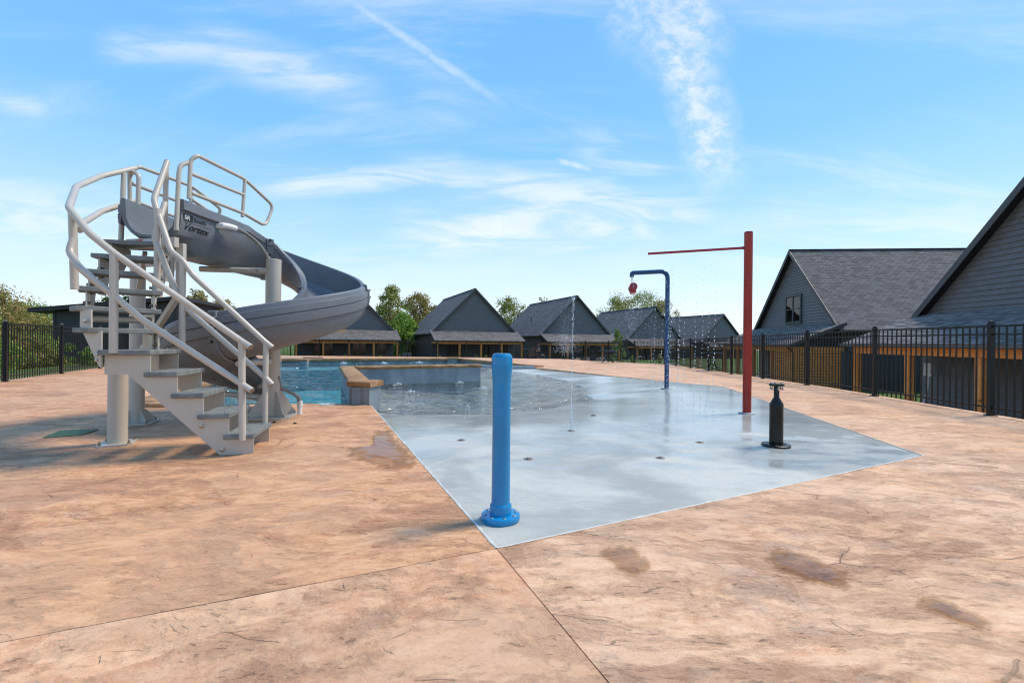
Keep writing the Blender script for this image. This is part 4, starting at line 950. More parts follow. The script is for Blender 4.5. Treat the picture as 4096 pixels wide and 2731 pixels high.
kp = G(3104, 1782, 0.0)
blk = tag(empty('capped_pipe', kp), 'black bottle-shaped steel pipe stub with bolted top flange on the pad', 'pipe stub')
MB().lathe([(0.061, 0.01), (0.061, 0.045), (0.0625, 0.050), (0.061, 0.055), (0.061, 0.385), (0.0625, 0.39), (0.061, 0.395), (0.0605, 0.410), (0.030, 0.468), (0.0245, 0.476), (0.0245, 0.592)], kp, 36).build('pipe_body', M['black_pipe'] if 'black_pipe' in M else M['black_iron'], blk)
MB().lathe([(0.0675, 0.590), (0.0675, 0.606), (0.065, 0.609), (0.002, 0.609)], kp, 36).build('top_flange', M['black_iron'], blk)
MB().lathe([(0.128, 0.003), (0.128, 0.014), (0.122, 0.018), (0.062, 0.019)], kp, 40).build('base_flange', M['black_iron'], blk)
mb = MB()
for k in range(6):
    a = 0.3+k*math.pi/3; c = kp+Vector((0.052*math.cos(a), 0.052*math.sin(a), 0))
    mb.lathe([(0.009, 0.609), (0.009, 0.618), (0.006, 0.619)], c, 6); mb.lathe([(0.0055, 0.548), (0.0055, 0.59)], c, 8); mb.lathe([(0.0095, 0.556), (0.0095, 0.570), (0.006, 0.571)], c, 6)
mb.build('flange_bolt', M['steel'], blk)
mb = MB()
for k in range(5): a = 0.5+k*1.25; mb.lathe([(0.014, 0.019), (0.014, 0.022), (0.004, 0.023)], kp+Vector((0.098*math.cos(a), 0.098*math.sin(a), 0)), 10)
mb.build('base_bolt', M['steel'], blk)

# flush ground nozzles
noz = [((2113, 1835), 'round steel floor nozzle with a low jet, beside the bright blue post'), ((1845, 1760), 'round floor nozzle nearest the left edge of the pad'), ((2285, 1722), 'floor nozzle under the tallest water jet'), ((2799, 1769), 'floor nozzle between red pole and blue post, farther one'), ((2641, 1831), 'floor nozzle between red pole and blue post, nearer one'), ((2374, 1660), 'small floor nozzle near the waterline right of the tall jet')]
nozp = []
for (px, py), lb in noz:
    p = G(px, py, 0); p.z = pad_z(p.x, p.y); p = G(px, py, p.z); nozp.append(p)
    o = tag(empty('floor_nozzle', p), lb, 'nozzle', 'flush nozzles in the splash pad')
    MB().lathe([(0.040, 0.001), (0.040, 0.003), (0.036, 0.005), (0.033, 0.004), (0.020, 0.004)], p, 24).build('ring', M['rust_steel'], o)
    MB().lathe([(0.030, 0.003), (0.014, 0.005), (0.010, 0.008), (0.004, 0.008)], p, 16).build('insert', M['black'], o)

# ------------------------------------------------------------------ falling and jetting water
def drops(pts, name, label, base, cat='water jet', group=None, core=None):
    mb = MB()
    if core: mb.tube(core, [0.0032*(1-0.6*i/len(core)) for i in range(len(core))], 6)
    for p, r, st in pts: mb.octa(p, r*0.85, (1, 1, st))
    o = mb.build(name, M['drop'], None, origin=base, fixn=False); return tag(o, label, cat, group)
def jet(base, vx, vy, h, n, seed, r0=0.006, spread=0.012, up=0.0):
    """parabola of beads, continuous at the root"""
    random.seed(seed); v0 = math.sqrt(2*9.81*h); T = 2*v0/9.81; out = []
    for i in range(n):
        t = T*(i+random.random())/n*(0.5 if up else 1.0); k = t/T
        p = Vector((base.x+vx*t, base.y+vy*t, base.z+v0*t-4.9*t*t)); j = spread*(0.2+k*1.3)
        p += Vector((random.gauss(0, j), random.gauss(0, j), random.gauss(0, j)))
        if p.z > base.z-0.02: out.append((p, r0*random.uniform(0.5, 1.25), random.uniform(1.0, 2.2)))
    return out
GJ = 'jets on the splash pad'
b = nozp[2]
pts = jet(b, 0.02, 0.0, 1.50, 150, 1, 0.0055, 0.010, 1)
random.seed(5)
for i in range(60): pts.append((Vector((b.x+random.gauss(0, 0.006), b.y+random.gauss(0, 0.006), b.z+random.random()*0.22)), random.uniform(0.004, 0.007), 1.8))
for i in range(70): k = random.random(); pts.append((Vector((b.x+0.01+random.gauss(0, 0.05+0.06*k), b.y+random.gauss(0, 0.06), b.z+1.5*k)), random.uniform(0.002, 0.004), 1.4))
jt = [Vector((b.x+0.004*math.sin(k*2.1), b.y, b.z+0.02+k*0.06)) for k in range(14)]
jet_core = jt
drops(pts, 'water_jet', 'tallest thin vertical water jet in the middle of the pad', b, group=GJ, core=jet_core)
b = nozp[0]; drops(jet(b, 0, 0, 0.20, 46, 2, 0.0045, 0.006, 1), 'water_jet', 'short bubbly jet beside the bright blue post', b, group=GJ)
b = nozp[3]; drops(jet(b, -0.55, 0.25, 0.42, 64, 3, 0.0045, 0.010), 'water_jet', 'thin arching jet left of the black pipe stub', b, group=GJ)
b = nozp[5]; drops(jet(b, -0.10, 0.1, 0.36, 50, 4, 0.005, 0.010), 'water_jet', 'small jet with a bead on top right of the tall jet', b, group=GJ)
b = G(1856, 1683, -0.03); drops(jet(b, 0.20, 0.1, 0.20, 44, 6, 0.0045, 0.006), 'water_jet', 'small arching jet left of the bright blue post', b, group=GJ)
for i, (p0, p1, ptop, lb) in enumerate([((2192, 1476), (2150, 1470), 1438, 'leftmost arching jet along the far pad edge'), ((2266, 1482), (2240, 1484), 1441, 'second arching jet from the left on the far pad edge'), ((2432, 1500), (2398, 1494), 1452, 'third arching jet from the left on the far pad edge'), ((2575, 1505), (2543, 1512), 1465, 'arching jet nearest the dark blue pole on the far pad edge')]):
    a = G(*p0, z=-0.05); e = G(*p1, z=-0.05); h = 0.55+0.1*(i % 2); T = 2*math.sqrt(2*9.81*h)/9.81
    drops(jet(a, (e.x-a.x)/T, (e.y-a.y)/T, h, 80, 20+i, 0.0048, 0.012), 'water_jet', lb, a, group='arching jets at the far pad edge')
# drips from the red arm
pts = []; random.seed(11)
for k in (0.10, 0.17, 0.245, 0.27, 0.335, 0.36, 0.405, 0.515, 0.585, 0.645, 0.70):
    k = 1-k; s0 = a0.lerp(a1, k); gz = pad_z(s0.x, s0.y); z = s0.z-0.02; dx = random.gauss(0, 0.02)
    while z > gz:
        f = (s0.z-z)/2.4; dens = 0.12*(1-f)**1.5+0.024+random.random()*0.02
        pts.append((Vector((s0.x+dx*f-0.035*f+random.gauss(0, 0.006), s0.y+random.gauss(0, 0.006), z)), random.uniform(0.0065, 0.0125)*(0.4+0.6*min(1, f*2.0)), random.uniform(1.0, 1.9))); z -= dens*random.uniform(0.55, 1.3)
drops(pts, 'falling_water', 'strings of drops falling from the red side arm', rp, 'falling water')
pts = []
for i in range(160):
    k = random.uniform(0.25, 0.92); s0 = a0.lerp(a1, k); pts.append((Vector((s0.x-0.05+random.gauss(0, 0.05), s0.y+random.gauss(0, 0.07), pad_z(s0.x, s0.y)+abs(random.gauss(0, 0.03)))), random.uniform(0.002, 0.006), 1.0))
drops(pts, 'splash', 'row of small splashes under the red side arm', Vector((a0.x, a0.y, 0)), 'splash')
# spray around the bucket
pts = []; random.seed(17)
for i in range(560):
    f = random.random()**0.7; ang = random.random()*6.283; rad = (0.10+1.15*math.sqrt(f))*math.sqrt(random.random()); z = bk.z-0.1-f*2.35
    if z > 0.0: pts.append((Vector((bk.x+0.05+rad*math.cos(ang), bk.y+rad*math.sin(ang), z)), random.uniform(0.003, 0.0085), random.uniform(1, 2)))
for i in range(160): pts.append((Vector((bk.x+random.gauss(0, 0.10), bk.y+random.gauss(0, 0.1), bk.z-0.45-random.random()*0.5)), random.uniform(0.003, 0.008), 1.3))
for i in range(150): pts.append((Vector((bk.x+random.gauss(-0.05, 0.22), bk.y+random.gauss(0, 0.2), abs(random.gauss(0, 0.03)))), random.uniform(0.003, 0.008), 1.0))
drops(pts, 'falling_water', 'spray of drops scattering down from the red tipping bucket', Vector((bk.x, bk.y, 0)), 'falling water')
# drops in front of the dark blue pole (a second shower)
pts = []
for i in range(250):
    f = random.random(); pts.append((Vector((tp.x+random.gauss(-0.02, 0.045), tp.y-0.25+random.gauss(0, 0.10), 0.05+f*2.55)), random.uniform(0.004, 0.0085), random.uniform(1, 1.8)))
for i in range(120):
    f = random.random(); pts.append((Vector((tp.x-0.42+random.gauss(0, 0.07), tp.y-0.3+random.gauss(0, 0.15), 0.05+f*2.0)), random.uniform(0.003, 0.007), random.uniform(1, 1.8)))
drops(pts, 'falling_water', 'shower of drops falling close in front of the dark blue pole', Vector((tp.x, tp.y-0.25, 0)), 'falling water')
# shower farther back, left of it
c_ = G(2262, 1474, -0.03); pts = []
for i in range(520):
    f = random.random(); rad = (0.15+0.55*f)*math.sqrt(random.random()); ang = random.random()*6.283
    pts.append((Vector((c_.x+rad*math.cos(ang), c_.y+rad*math.sin(ang), c_.z+0.6+2.4*(1-f)**1.0*random.random()+0.05)), random.uniform(0.005, 0.012), random.uniform(1, 1.8)))
for i in range(260): pts.append((Vector((c_.x+random.gauss(0, 0.20), c_.y+random.gauss(0, 0.2), c_.z+random.uniform(0.55, 1.3))), random.uniform(0.006, 0.014), 1.2))
drops(pts, 'falling_water', 'dense cloud of falling drops before the third house porch', c_, 'falling water')
# bubblers in the water
def bubbler(px, py, label, s=1.0):
    p = G(px, py, WATER); o = tag(empty('bubbler', p), label, 'bubbler', 'bubblers in the pool water'); random.seed(int(px)); mb = MB()
    for i in range(46):
        r_ = random.random()**0.6*0.11*s; a = random.random()*6.283; hgt = max(0, (1-r_/(0.11*s)))*0.07*s
        mb.ico((p.x+r_*math.cos(a), p.y+r_*math.sin(a), WATER+hgt*random.random()), random.uniform(0.004, 0.013)*s)
    mb.build('foam_mound', M['foam'], o, fixn=False); mb = MB(); k = 22
    ring_ = [(p.x+(0.22+0.07*math.sin(3*j)+0.05*random.random())*s*math.cos(2*math.pi*j/k), p.y+(0.22+0.07*math.sin(2*j)+0.05*random.random())*s*math.sin(2*math.pi*j/k), WATER+0.006) for j in range(k)]
    mb.add([(p.x, p.y, WATER+0.012*s)]+[((r_[0]+p.x*1.2)/2.2, (r_[1]+p.y*1.2)/2.2, WATER+0.014*s) for r_ in ring_]+ring_, [(0, 1+j, 1+(j+1) % k) for j in range(k)]+[(1+j, 1+k+j, 1+k+(j+1) % k, 1+(j+1) % k) for j in range(k)], True)
    face_up(mb); mb.build('ripple_dome', M['shallow'], o, fixn=False)
bubbler(1593, 1537, 'leftmost bubbler in the shallow water before the low wall'); bubbler(1643, 1567, 'nearest bubbler in the shallow water'); bubbler(1840, 1531, 'bubbler near the right end of the low wall'); bubbler(1932, 1554, 'bubbler just left of the bright blue post')
bubbler(1376, 1454, 'leftmost bubbler on the far sun ledge', 1.7); bubbler(1535, 1453, 'middle bubbler on the far sun ledge', 1.7); bubbler(1677, 1451, 'rightmost bubbler on the far sun ledge', 1.9); bubbler(1160, 1446, 'frothing bubbler at the far left beside the stepping stone', 2.2)
# stone spill slabs at the pool
def spill(px, py, w, d, lb, z1=0.10):
    p = G(px, py, WATER); o = tag(empty('spill_stone', (p.x, p.y, -0.38)), lb, 'stone')
    rough_slab([Vector((p.x-w/2, p.y+d/2)), Vector((p.x+w/2, p.y+d/2+w*0.15))], d/2, d/2, z1-0.10, z1, px, 0.1, 0.02).build('stone_top', M['coping'], o, sharp=50)
    MB().box((p.x, p.y+d/2+w*0.07, (z1-0.10-0.38)/2), (w*0.86, d*0.8, z1-0.10+0.38-0.004), math.atan(0.15)).build('stone_pier', M['plaster'], o)
spill(1206, 1455, 0.36, 0.5, 'brown stone block on a blue pier at the far left of the pool'); spill(1806, 1447, 0.62, 0.6, 'brown stone block on a blue pier at the far right of the pool')
pp0, pp1 = G(1130, 1432, 0.06), G(1292, 1431, 0.06)
pole_ = tag(empty('pool_pole', (pp0+pp1)/2), 'long white and blue telescopic pole lying along the far coping', 'pool pole')
pp0.z = pp1.z = 0.075
MB().tube([pp0, pp0.lerp(pp1, 0.55)], 0.022, 10).build('white_tube', M['white_pvc'], pole_); MB().tube([pp0.lerp(pp1, 0.5), pp1], 0.026, 10).build('blue_tube', M['blue_dark'], pole_)
# ------------------------------------------------------------------ lids, riser, small things on the deck
p = G(1311, 1618, 0.0); o = tag(empty('skimmer_lid', p), 'round grey plastic skimmer lid on the deck by the pool', 'lid')
MB().lathe([(0.128, 0.001), (0.130, 0.006), (0.124, 0.012), (0.110, 0.013), (0.106, 0.011), (0.003, 0.0115)], p, 40).build('lid_plate', M['lid_grey'], o)
mb = MB(); mb.box((p.x-0.05, p.y+0.03, 0.0125), (0.035, 0.02, 0.004), 0.4); mb.box((p.x+0.06, p.y-0.02, 0.0125), (0.035, 0.02, 0.004), 0.4); mb.build('finger_hole', M['black'], o)
gl = [G(174, 1752), G(220, 1728), G(383, 1720), G(345, 1740), G(250, 1752)]; gl = [G(172, 1753), G(245, 1724), G(395, 1720), G(330, 1741)]
o = tag(empty('valve_lid', gl[0].lerp(gl[2], 0.5)), 'flat green valve box lid in the deck left of the slide', 'lid')
MB().prism([Vector((v.x, v.y, 0.004)) for v in gl], (0, 0, 0.008)).build('lid_plate', M['lid_green'], o)
mb = MB()
for i in range(9):
    a_ = gl[0].lerp(gl[1], (i+0.5)/9); b_ = gl[3].lerp(gl[2], (i+0.5)/9); mb.bar((a_.x, a_.y, 0.0135), (b_.x, b_.y, 0.0135), 0.012, 0.003)
mb.build('lid_rib', M['lid_green'], o)
p = G(1199, 1655, 0.0); o = tag(empty('riser_pipe', p), 'short white plastic riser pipe feeding the grey slide hose', 'pipe')
MB().lathe([(0.030, 0.0), (0.030, 0.10), (0.0285, 0.105)], p, 20).build('lower_pipe', M['white_pvc'], o); MB().lathe([(0.036, 0.095), (0.036, 0.172), (0.032, 0.174)], p, 20).build('coupling', M['white_pvc'], o)
for i, (px, py, lb) in enumerate([(1097, 1689, 'small black rubber cap on the deck, left one'), (1180, 1694, 'small black rubber cap on the deck, right one')]):
    p = G(px, py, 0.0); o = MB().lathe([(0.020, 0.0), (0.020, 0.010), (0.016, 0.014), (0.009, 0.010), (0.003, 0.010)], p, 12).build('rubber_cap', M['black'], None, origin=p); tag(o, lb, 'cap')
# puddles: thin sheets of water on the deck
def puddle(outline, label, z=0.0095):
    pts = [G(a, b, 0.0) for a, b in outline]; c = sum(pts, Vector())/len(pts); mb = MB(); n = len(pts); fine = []
    for i in range(n):
        a, b, d, e = pts[i-1], pts[i], pts[(i+1) % n], pts[(i+2) % n]
        for k in range(7):
            t = k/7; p = 0.5*((2*b)+(d-a)*t+(2*a-5*b+4*d-e)*t*t+(3*b-a-3*d+e)*t*t*t); rr = 1+0.05*mnoise.noise(Vector((p.x*22, p.y*22, 0)))+0.03*mnoise.noise(Vector((p.x*60, p.y*60, 4)))
            fine.append(c+(p-c)*rr)
    m_ = len(fine); K = 6; vs = [(c.x, c.y, z)]; fs = []
    for r_ in range(1, K+1): vs += [(c.x+(p.x-c.x)*r_/K*1.12, c.y+(p.y-c.y)*r_/K*1.12, z) for p in fine]
    fs += [(0, 1+i, 1+(i+1) % m_) for i in range(m_)]
    for r_ in range(K-1): fs += [(1+r_*m_+i, 1+(r_+1)*m_+i, 1+(r_+1)*m_+(i+1) % m_, 1+r_*m_+(i+1) % m_) for i in range(m_)]
    mb.add(vs, fs, True); face_up(mb); o = mb.build('puddle', M['film'], None, origin=(c.x, c.y, 0), fixn=False); tag(o, label, 'puddle', 'puddles on the deck')
    at = o.data.attributes.new('wet', 'FLOAT', 'POINT')
    for i in range(len(vs)): at.data[i].value = 1.0 if i == 0 else 1.0-((i-1)//m_+1)/K
puddle([(2400, 2205), (2450, 2185), (2540, 2195), (2610, 2250), (2600, 2290), (2540, 2318), (2480, 2295), (2425, 2250)], 'round brown puddle just right of the near pad corner')
puddle([(3048, 2200), (3110, 2187), (3230, 2215), (3350, 2275), (3425, 2340), (3405, 2365), (3330, 2368), (3200, 2330), (3090, 2275)], 'long shallow puddle in the middle of the right slab')
puddle([(3650, 2390), (3720, 2385), (3830, 2420), (3960, 2490), (3975, 2520), (3880, 2515), (3760, 2470), (3680, 2430)], 'glittering puddle near the right edge of the photo')
puddle([(1500, 1720), (1560, 1708), (1600, 1760), (1700, 1880), (1570, 1884), (1440, 1862), (1370, 1815), (1400, 1790), (1480, 1785), (1490, 1750)], 'wet patch on the deck left of the pad edge')

# ================================================================== iron fences
def fence(label, pts, zf, first_post=True, last_post=True, span=2.42):
    base = Vector((pts[0][0], pts[0][1], zf(*pts[0]))); root = tag(empty('iron_fence', base), label, 'fence', 'black iron fences round the pool')
    if 'picket' not in fence.__dict__:
        fence.picket = MB().box((0, 0, 0.655), (0.0165, 0.0165, 1.255)).mesh('picket'); fence.picket.materials.append(M['black_iron'])
        mb = MB(); mb.box((0, 0, 0.665), (0.062, 0.062, 1.33)); mb.lathe([(0.044, 1.33), (0.044, 1.345), (0.030, 1.360), (0.010, 1.368)], (0,0,0), 4); mb.box((0, 0, 0.008), (0.105, 0.105, 0.014))
        fence.post = mb.mesh('fence_post'); fence.post.materials.append(M['black_iron'])
    for s_, (a, b) in enumerate(zip(pts[:-1], pts[1:])):
        a, b = Vector(a), Vector(b); L_ = (b-a).length; k = max(1, round(L_/span)); ang = math.atan2(b.y-a.y, b.x-a.x)
        for i in range(k):
            p, q = a.lerp(b, i/k), a.lerp(b, (i+1)/k)
            if i > 0 or first_post or s_ > 0: place('fence_post', fence.post, root, Vector((p.x, p.y, zf(p.x, p.y)))-base, ang)
            if i == k-1 and last_post and s_ == len(pts)-2: place('fence_post', fence.post, root, Vector((q.x, q.y, zf(q.x, q.y)))-base, ang)
            for hz, hh in ((1.283, 0.030), (1.168, 0.026), (0.118, 0.028)):
                MB().bar((p.x, p.y, zf(p.x, p.y)+hz), (q.x, q.y, zf(q.x, q.y)+hz), 0.025, hh*0.92).build('rail', M['black_iron'], root)
            m_ = int((q-p).length/0.1143)
            for j in range(1, m_+1):
                r_ = p.lerp(q, j/(m_+1)); place('picket', fence.picket, root, Vector((r_.x, r_.y, zf(r_.x, r_.y)))-base, ang)
    return root
fence('black iron fence along the right edge of the deck', [(6.70, 4.2), (8.52, 25.4)], g)
fence('black iron fence angling across the far right corner of the deck', [(8.52, 25.4), (5.0, 31.0), (1.75, 34.4)], g, False)
fence('black iron fence along the far edge of the deck before the houses', [(1.75, 34.4), (-3.6, 36.1), (-20.0, 36.3)], g, False)
fence('black iron fence at the left edge of the deck behind the slide', [(-10.25, 7.8), (-11.24, 10.1), (-16.6, 21.8), (-22.8, 35.4)], lambda x, y: 0.0 + g(x, y), True, True, 2.45)

# ================================================================== houses
EXPO = 0.178
def siding_rows(mb_or_list, xl, xr, z0, z1, y, clip=None, out=None, th=0.040):
    """lap siding on the plane y facing -y; clip(z)->(xl,xr); out: list to receive one MB per board"""
    z = z0
    while z < z1-0.03:
        zt = min(z+EXPO, z1); a0_, a1_ = (xl, xr) if clip is None else clip(z); b0_, b1_ = (xl, xr) if clip is None else clip(zt)
        if a1_-a0_ > 0.08:
            mb = MB() if out is not None else mb_or_list
            f = [(a0_, y-th, z), (a1_, y-th, z), (b1_, y-0.004, zt), (b0_, y-0.004, zt)]; r_ = [(a0_, y+0.002, z), (a1_, y+0.002, z), (b1_, y+0.002, zt), (b0_, y+0.002, zt)]
            mb.add(f+r_, [(0,1,2,3),(7,6,5,4),(0,4,5,1),(1,5,6,2),(2,6,7,3),(3,7,4,0)])
            if out is not None: out.append(mb)
        z = zt
def roof_uv(me):
    uv = me.uv_layers.new(name='UVMap')
    for poly in me.polygons:
        n = poly.normal; t = Vector((-n.y, n.x, 0)); t = t.normalized() if t.length > 1e-4 else Vector((1,0,0)); u = n.cross(t)
        for li in poly.loop_indices:
            p = me.vertices[me.loops[li].vertex_index].co; uv.data[li].uv = (p.dot(t), p.dot(u))
def shingle_slope(o, ux, uy, w, ln, seed, expo=0.145, tab=0.30):
    """o corner at the lower edge, ux along the eave, uy up the slope"""
    random.seed(seed); mb = MB(); nrm = ux.cross(uy).normalized(); rows = int(ln/expo)
    for r in range(rows):
        s_ = -random.random()*tab
        while s_ < w:
            e = s_+tab*random.choice((0.6, 0.85, 1.0, 1.15)); a_, b_ = max(0, s_), min(w, e-0.004); s_ = e
            if b_-a_ < 0.03: continue
            z0_, z1_ = r*expo, (r+1)*expo+0.01; h0, h1 = 0.016+random.random()*0.006, 0.004
            p = lambda u, v, h: o+ux*u+uy*v+nrm*h
            mb.add([p(a_, z0_, 0), p(b_, z0_, 0), p(b_, z0_, h0), p(a_, z0_, h0), p(b_, z1_, h1), p(a_, z1_, h1)], [(0,1,2,3), (3,2,4,5), (1,4,2), (0,3,5)])
    return mb
def house(name, label, peak, ridge_dir, zg, near=False, slat=False, win=False, shingle_sides=(), posts=5, detail=True, porch_w=(-5.0, 5.0), door=(-3.2, -1.4)):
    """local frame: front gable at y=0 facing -y, ridge along +y"""
    W, OV, EH, PH, LN = 4.9, 0.36, 3.22, 8.42, 16.0
    ang = math.atan2(-ridge_dir[0], ridge_dir[1]); fr = Vector((peak[0], peak[1]))+Vector(ridge_dir).normalized()*OV
    root = tag(empty(name, (fr.x, fr.y, zg), ang), label, 'house', 'dark gabled houses round the pool')
    slope = (PH-EH)/(W+OV); zw = EH+slope*OV-0.14
    def B(mb, nm, mat, par=None, **k): return mb.build(nm, mat, par or root, local=True, **k)
    # walls
    mb = MB(); mb.prism([(-W, 0, 0), (W, 0, 0), (W, 0, zw), (0, 0, zw+slope*W), (-W, 0, zw)], (0, LN-2*OV, 0)); B(mb, 'wall', M['siding'] if True else None)
    # roof slabs
    th = 0.14
    for sd in (-1, 1):
        e = Vector((sd*(W+OV), -OV, EH)); r_ = Vector((0, -OV, PH)); mb = MB()
        mb.prism([e, r_, r_-Vector((0, 0, th)), e-Vector((0, 0, th))], (0, LN, 0))
        ro = B(mb, 'roof', M['shingle_far']); roof_uv(ro.data)
        # rake trim along the gable edge
        mb = MB(); mb.bar(e+Vector((0, -0.015, -0.11)), r_+Vector((0, -0.015, -0.11)), 0.03, 0.20, up=(0, 0, 1)); B(mb, 'rake_board', M['trim'])
        mb = MB(); mb.bar(e+Vector((0, 0.165, -0.155)), r_+Vector((0, 0.165, -0.155)), 0.33, 0.012); B(mb, 'soffit', M['soffit'])
        mb = MB(); mb.bar(Vector((sd*(W+OV+0.04), -OV, EH-0.06)), Vector((sd*(W+OV+0.04), LN-OV, EH-0.06)), 0.10, 0.10); B(mb, 'gutter', M['trim'])
        if sd in shingle_sides:
            sl = (r_-e).length; uy = (r_-e).normalized(); ux = Vector((0, 1, 0)) if sd > 0 else Vector((0, 1, 0))
            m2 = shingle_slope(e+Vector((0, 0.0, 0))+uy*0.0, ux if sd < 0 else ux, uy, LN, sl, int(peak[0]*7)) if sd < 0 else shingle_slope(e+Vector((0, LN, 0)), -ux, uy, LN, sl, int(peak[0]*7))
            if m2: so_ = B(m2, 'shingles', M['shingle'], fixn=True); so_['kind'] = 'stuff'
    mb = MB(); mb.bar((0, -OV-0.01, PH+0.02), (0, LN-OV, PH+0.02), 0.22, 0.05); B(mb, 'ridge_cap', M['shingle_far'])
    # front lap siding: gable above the porch, dark wall inside the porch
    clip = lambda z: (-max(0.02, min(W, W-(z-zw)/slope)), max(0.02, min(W, W-(z-zw)/slope)))
    zp = 3.55
    if near:
        rows = []; siding_rows(None, -W, W, zp, zw+slope*W-0.05, -0.004, clip, rows)
        for m_ in rows: B(m_, 'siding_board', M['siding'])
        rows = []; siding_rows(None, -W, W, 0.05, 2.9, -0.004, None, rows)
        for m_ in rows: B(m_, 'siding_board', M['porch_wall'])
    else:
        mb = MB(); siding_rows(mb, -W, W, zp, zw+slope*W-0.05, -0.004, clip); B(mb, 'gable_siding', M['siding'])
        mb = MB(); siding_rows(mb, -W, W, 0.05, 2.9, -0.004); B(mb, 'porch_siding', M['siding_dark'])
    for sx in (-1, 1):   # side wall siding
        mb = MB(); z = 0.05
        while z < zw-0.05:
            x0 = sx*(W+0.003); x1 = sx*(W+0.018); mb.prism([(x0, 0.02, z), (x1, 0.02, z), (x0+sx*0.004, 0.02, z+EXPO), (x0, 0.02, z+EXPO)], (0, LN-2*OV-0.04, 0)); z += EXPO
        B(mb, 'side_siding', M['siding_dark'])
    # porch: lean-to roof on cedar posts
    px0, px1 = porch_w; D_ = 2.45; zt, zl = 3.62, 2.44
    mb = MB(); mb.prism([(px0-0.25, -0.02, zt), (px0-0.25, -D_-0.35, zl), (px0-0.25, -D_-0.35, zl-0.10), (px0-0.25, -0.02, zt-0.13)], (px1-px0+0.5, 0, 0)); pr = B(mb, 'porch_roof', M['shingle_far']); roof_uv(pr.data)
    if near:
        o_ = Vector((px0-0.25, -D_-0.36, zl+0.002)); uy = (Vector((0, -0.02, zt))-Vector((0, -D_-0.35, zl))); m2 = shingle_slope(o_, Vector((1,0,0)), uy.normalized(), px1-px0+0.5, uy.length, 3); so_ = B(m2, 'shingles', M['shingle']); so_['kind'] = 'stuff'
    mb = MB(); mb.box(((px0+px1)/2, -D_-0.41, zl-0.045), (px1-px0+0.5, 0.10, 0.105)); gt = B(mb, 'porch_gutter', M['gutter'])
    mb = MB(); mb.box(((px0+px1)/2, -D_-0.47, zl-0.005), (px1-px0+0.5, 0.02, 0.018)); B(mb, 'gutter_lip', M['gutter'], gt)
    mb = MB(); mb.box(((px0+px1)/2, -D_-0.02, zl-0.245), (px1-px0, 0.16, 0.255)); B(mb, 'porch_beam', M['cedar'])
    for ex in (px0+0.08, px1-0.08):
        mb = MB(); mb.bar((ex, -D_+0.06, zl-0.24), (ex, -0.02, zl-0.24), 0.12, 0.22); B(mb, 'porch_end_beam', M['cedar'])
        mb = MB(); mb.prism([(ex, -0.05, zt-0.16), (ex, -D_-0.1, zl-0.11), (ex, -D_-0.1, zl-0.13), (ex, -0.05, zl-0.13)], (0.02, 0, 0)); B(mb, 'porch_end_panel', M['soffit'])
        sg_ = 1 if ex > 0 else -1
        mb = MB(); mb.bar((ex+sg_*0.33, -0.03, zt-0.085), (ex+sg_*0.33, -D_-0.38, zl-0.085), 0.02, 0.16); B(mb, 'porch_rake_board', M['trim'])
        mb = MB(); mb.tube(smooth_pts([Vector((ex+sg_*0.12, -D_-0.40, zl-0.10)), Vector((ex+sg_*0.12, -D_-0.36, zl-0.22)), Vector((ex+sg_*0.10, -D_-0.14, zl-0.36)), Vector((ex+sg_*0.10, -D_-0.13, 0.05))], 0.08, 3), 0.042, 10); B(mb, 'downspout', M['black_iron'])
    for i in range(posts):
        x = px0+0.1+(px1-px0-0.2)*i/(posts-1); mb = MB(); mb.box((x, -D_-0.02, (zl-0.375)/2), (0.18, 0.18, zl-0.38)); B(mb, 'porch_post', M['cedar'])
    # porch ceiling and floor
    mb = MB(); mb.box(((px0+px1)/2, -D_/2-0.05, 0.02), (px1-px0+0.4, D_+0.3, 0.06)); B(mb, 'porch_floor', M['lid_grey'])
    # openings in the porch wall
    def opening(nm, x0, x1, z0, z1, mull=1):
        mb = MB(); y = -0.052; f = 0.06
        mb.box(((x0+x1)/2, y, z1+f/2), (x1-x0+2*f, 0.05, f)); mb.box(((x0+x1)/2, y, z0-f/2), (x1-x0+2*f, 0.05, f))
        for xx in (x0-f/2, x1+f/2): mb.box((xx, y, (z0+z1)/2), (f, 0.05, z1-z0))
        for k in range(1, mull+1): mb.box((x0+(x1-x0)*k/(mull+1), y, (z0+z1)/2), (0.06, 0.045, z1-z0))
        fo = B(mb, nm, M['trim'])
        for k in range(mull+1):
            a_ = x0+(x1-x0)*k/(mull+1); b_ = x0+(x1-x0)*(k+1)/(mull+1); m2 = MB(); m2.box(((a_+b_)/2, -0.048, (z0+z1)/2), (b_-a_-0.06, 0.012, z1-z0-0.002)); B(m2, 'pane', M['pane'], fo)
        return fo
    d_ = opening('sliding_door', door[0], door[1], 0.10, 2.12, 1)
    mb = MB(); mb.tube([((door[0]+door[1])/2+0.05, -0.075, 0.95), ((door[0]+door[1])/2+0.05, -0.10, 0.98), ((door[0]+door[1])/2+0.05, -0.10, 1.22), ((door[0]+door[1])/2+0.05, -0.075, 1.25)], 0.010, 8); B(mb, 'handle', M['black'], d_)
    opening('porch_window', 0.6, 2.0, 0.75, 2.05, 1); opening('porch_window', 3.1, 4.1, 0.75, 2.05, 0)
    for x in (door[1]+0.45, 2.5): mb = MB(); mb.box((x, -0.07, 2.0), (0.10, 0.10, 0.20)); mb.box((x, -0.07, 2.12), (0.13, 0.13, 0.03)); B(mb, 'wall_lamp', M['black'])
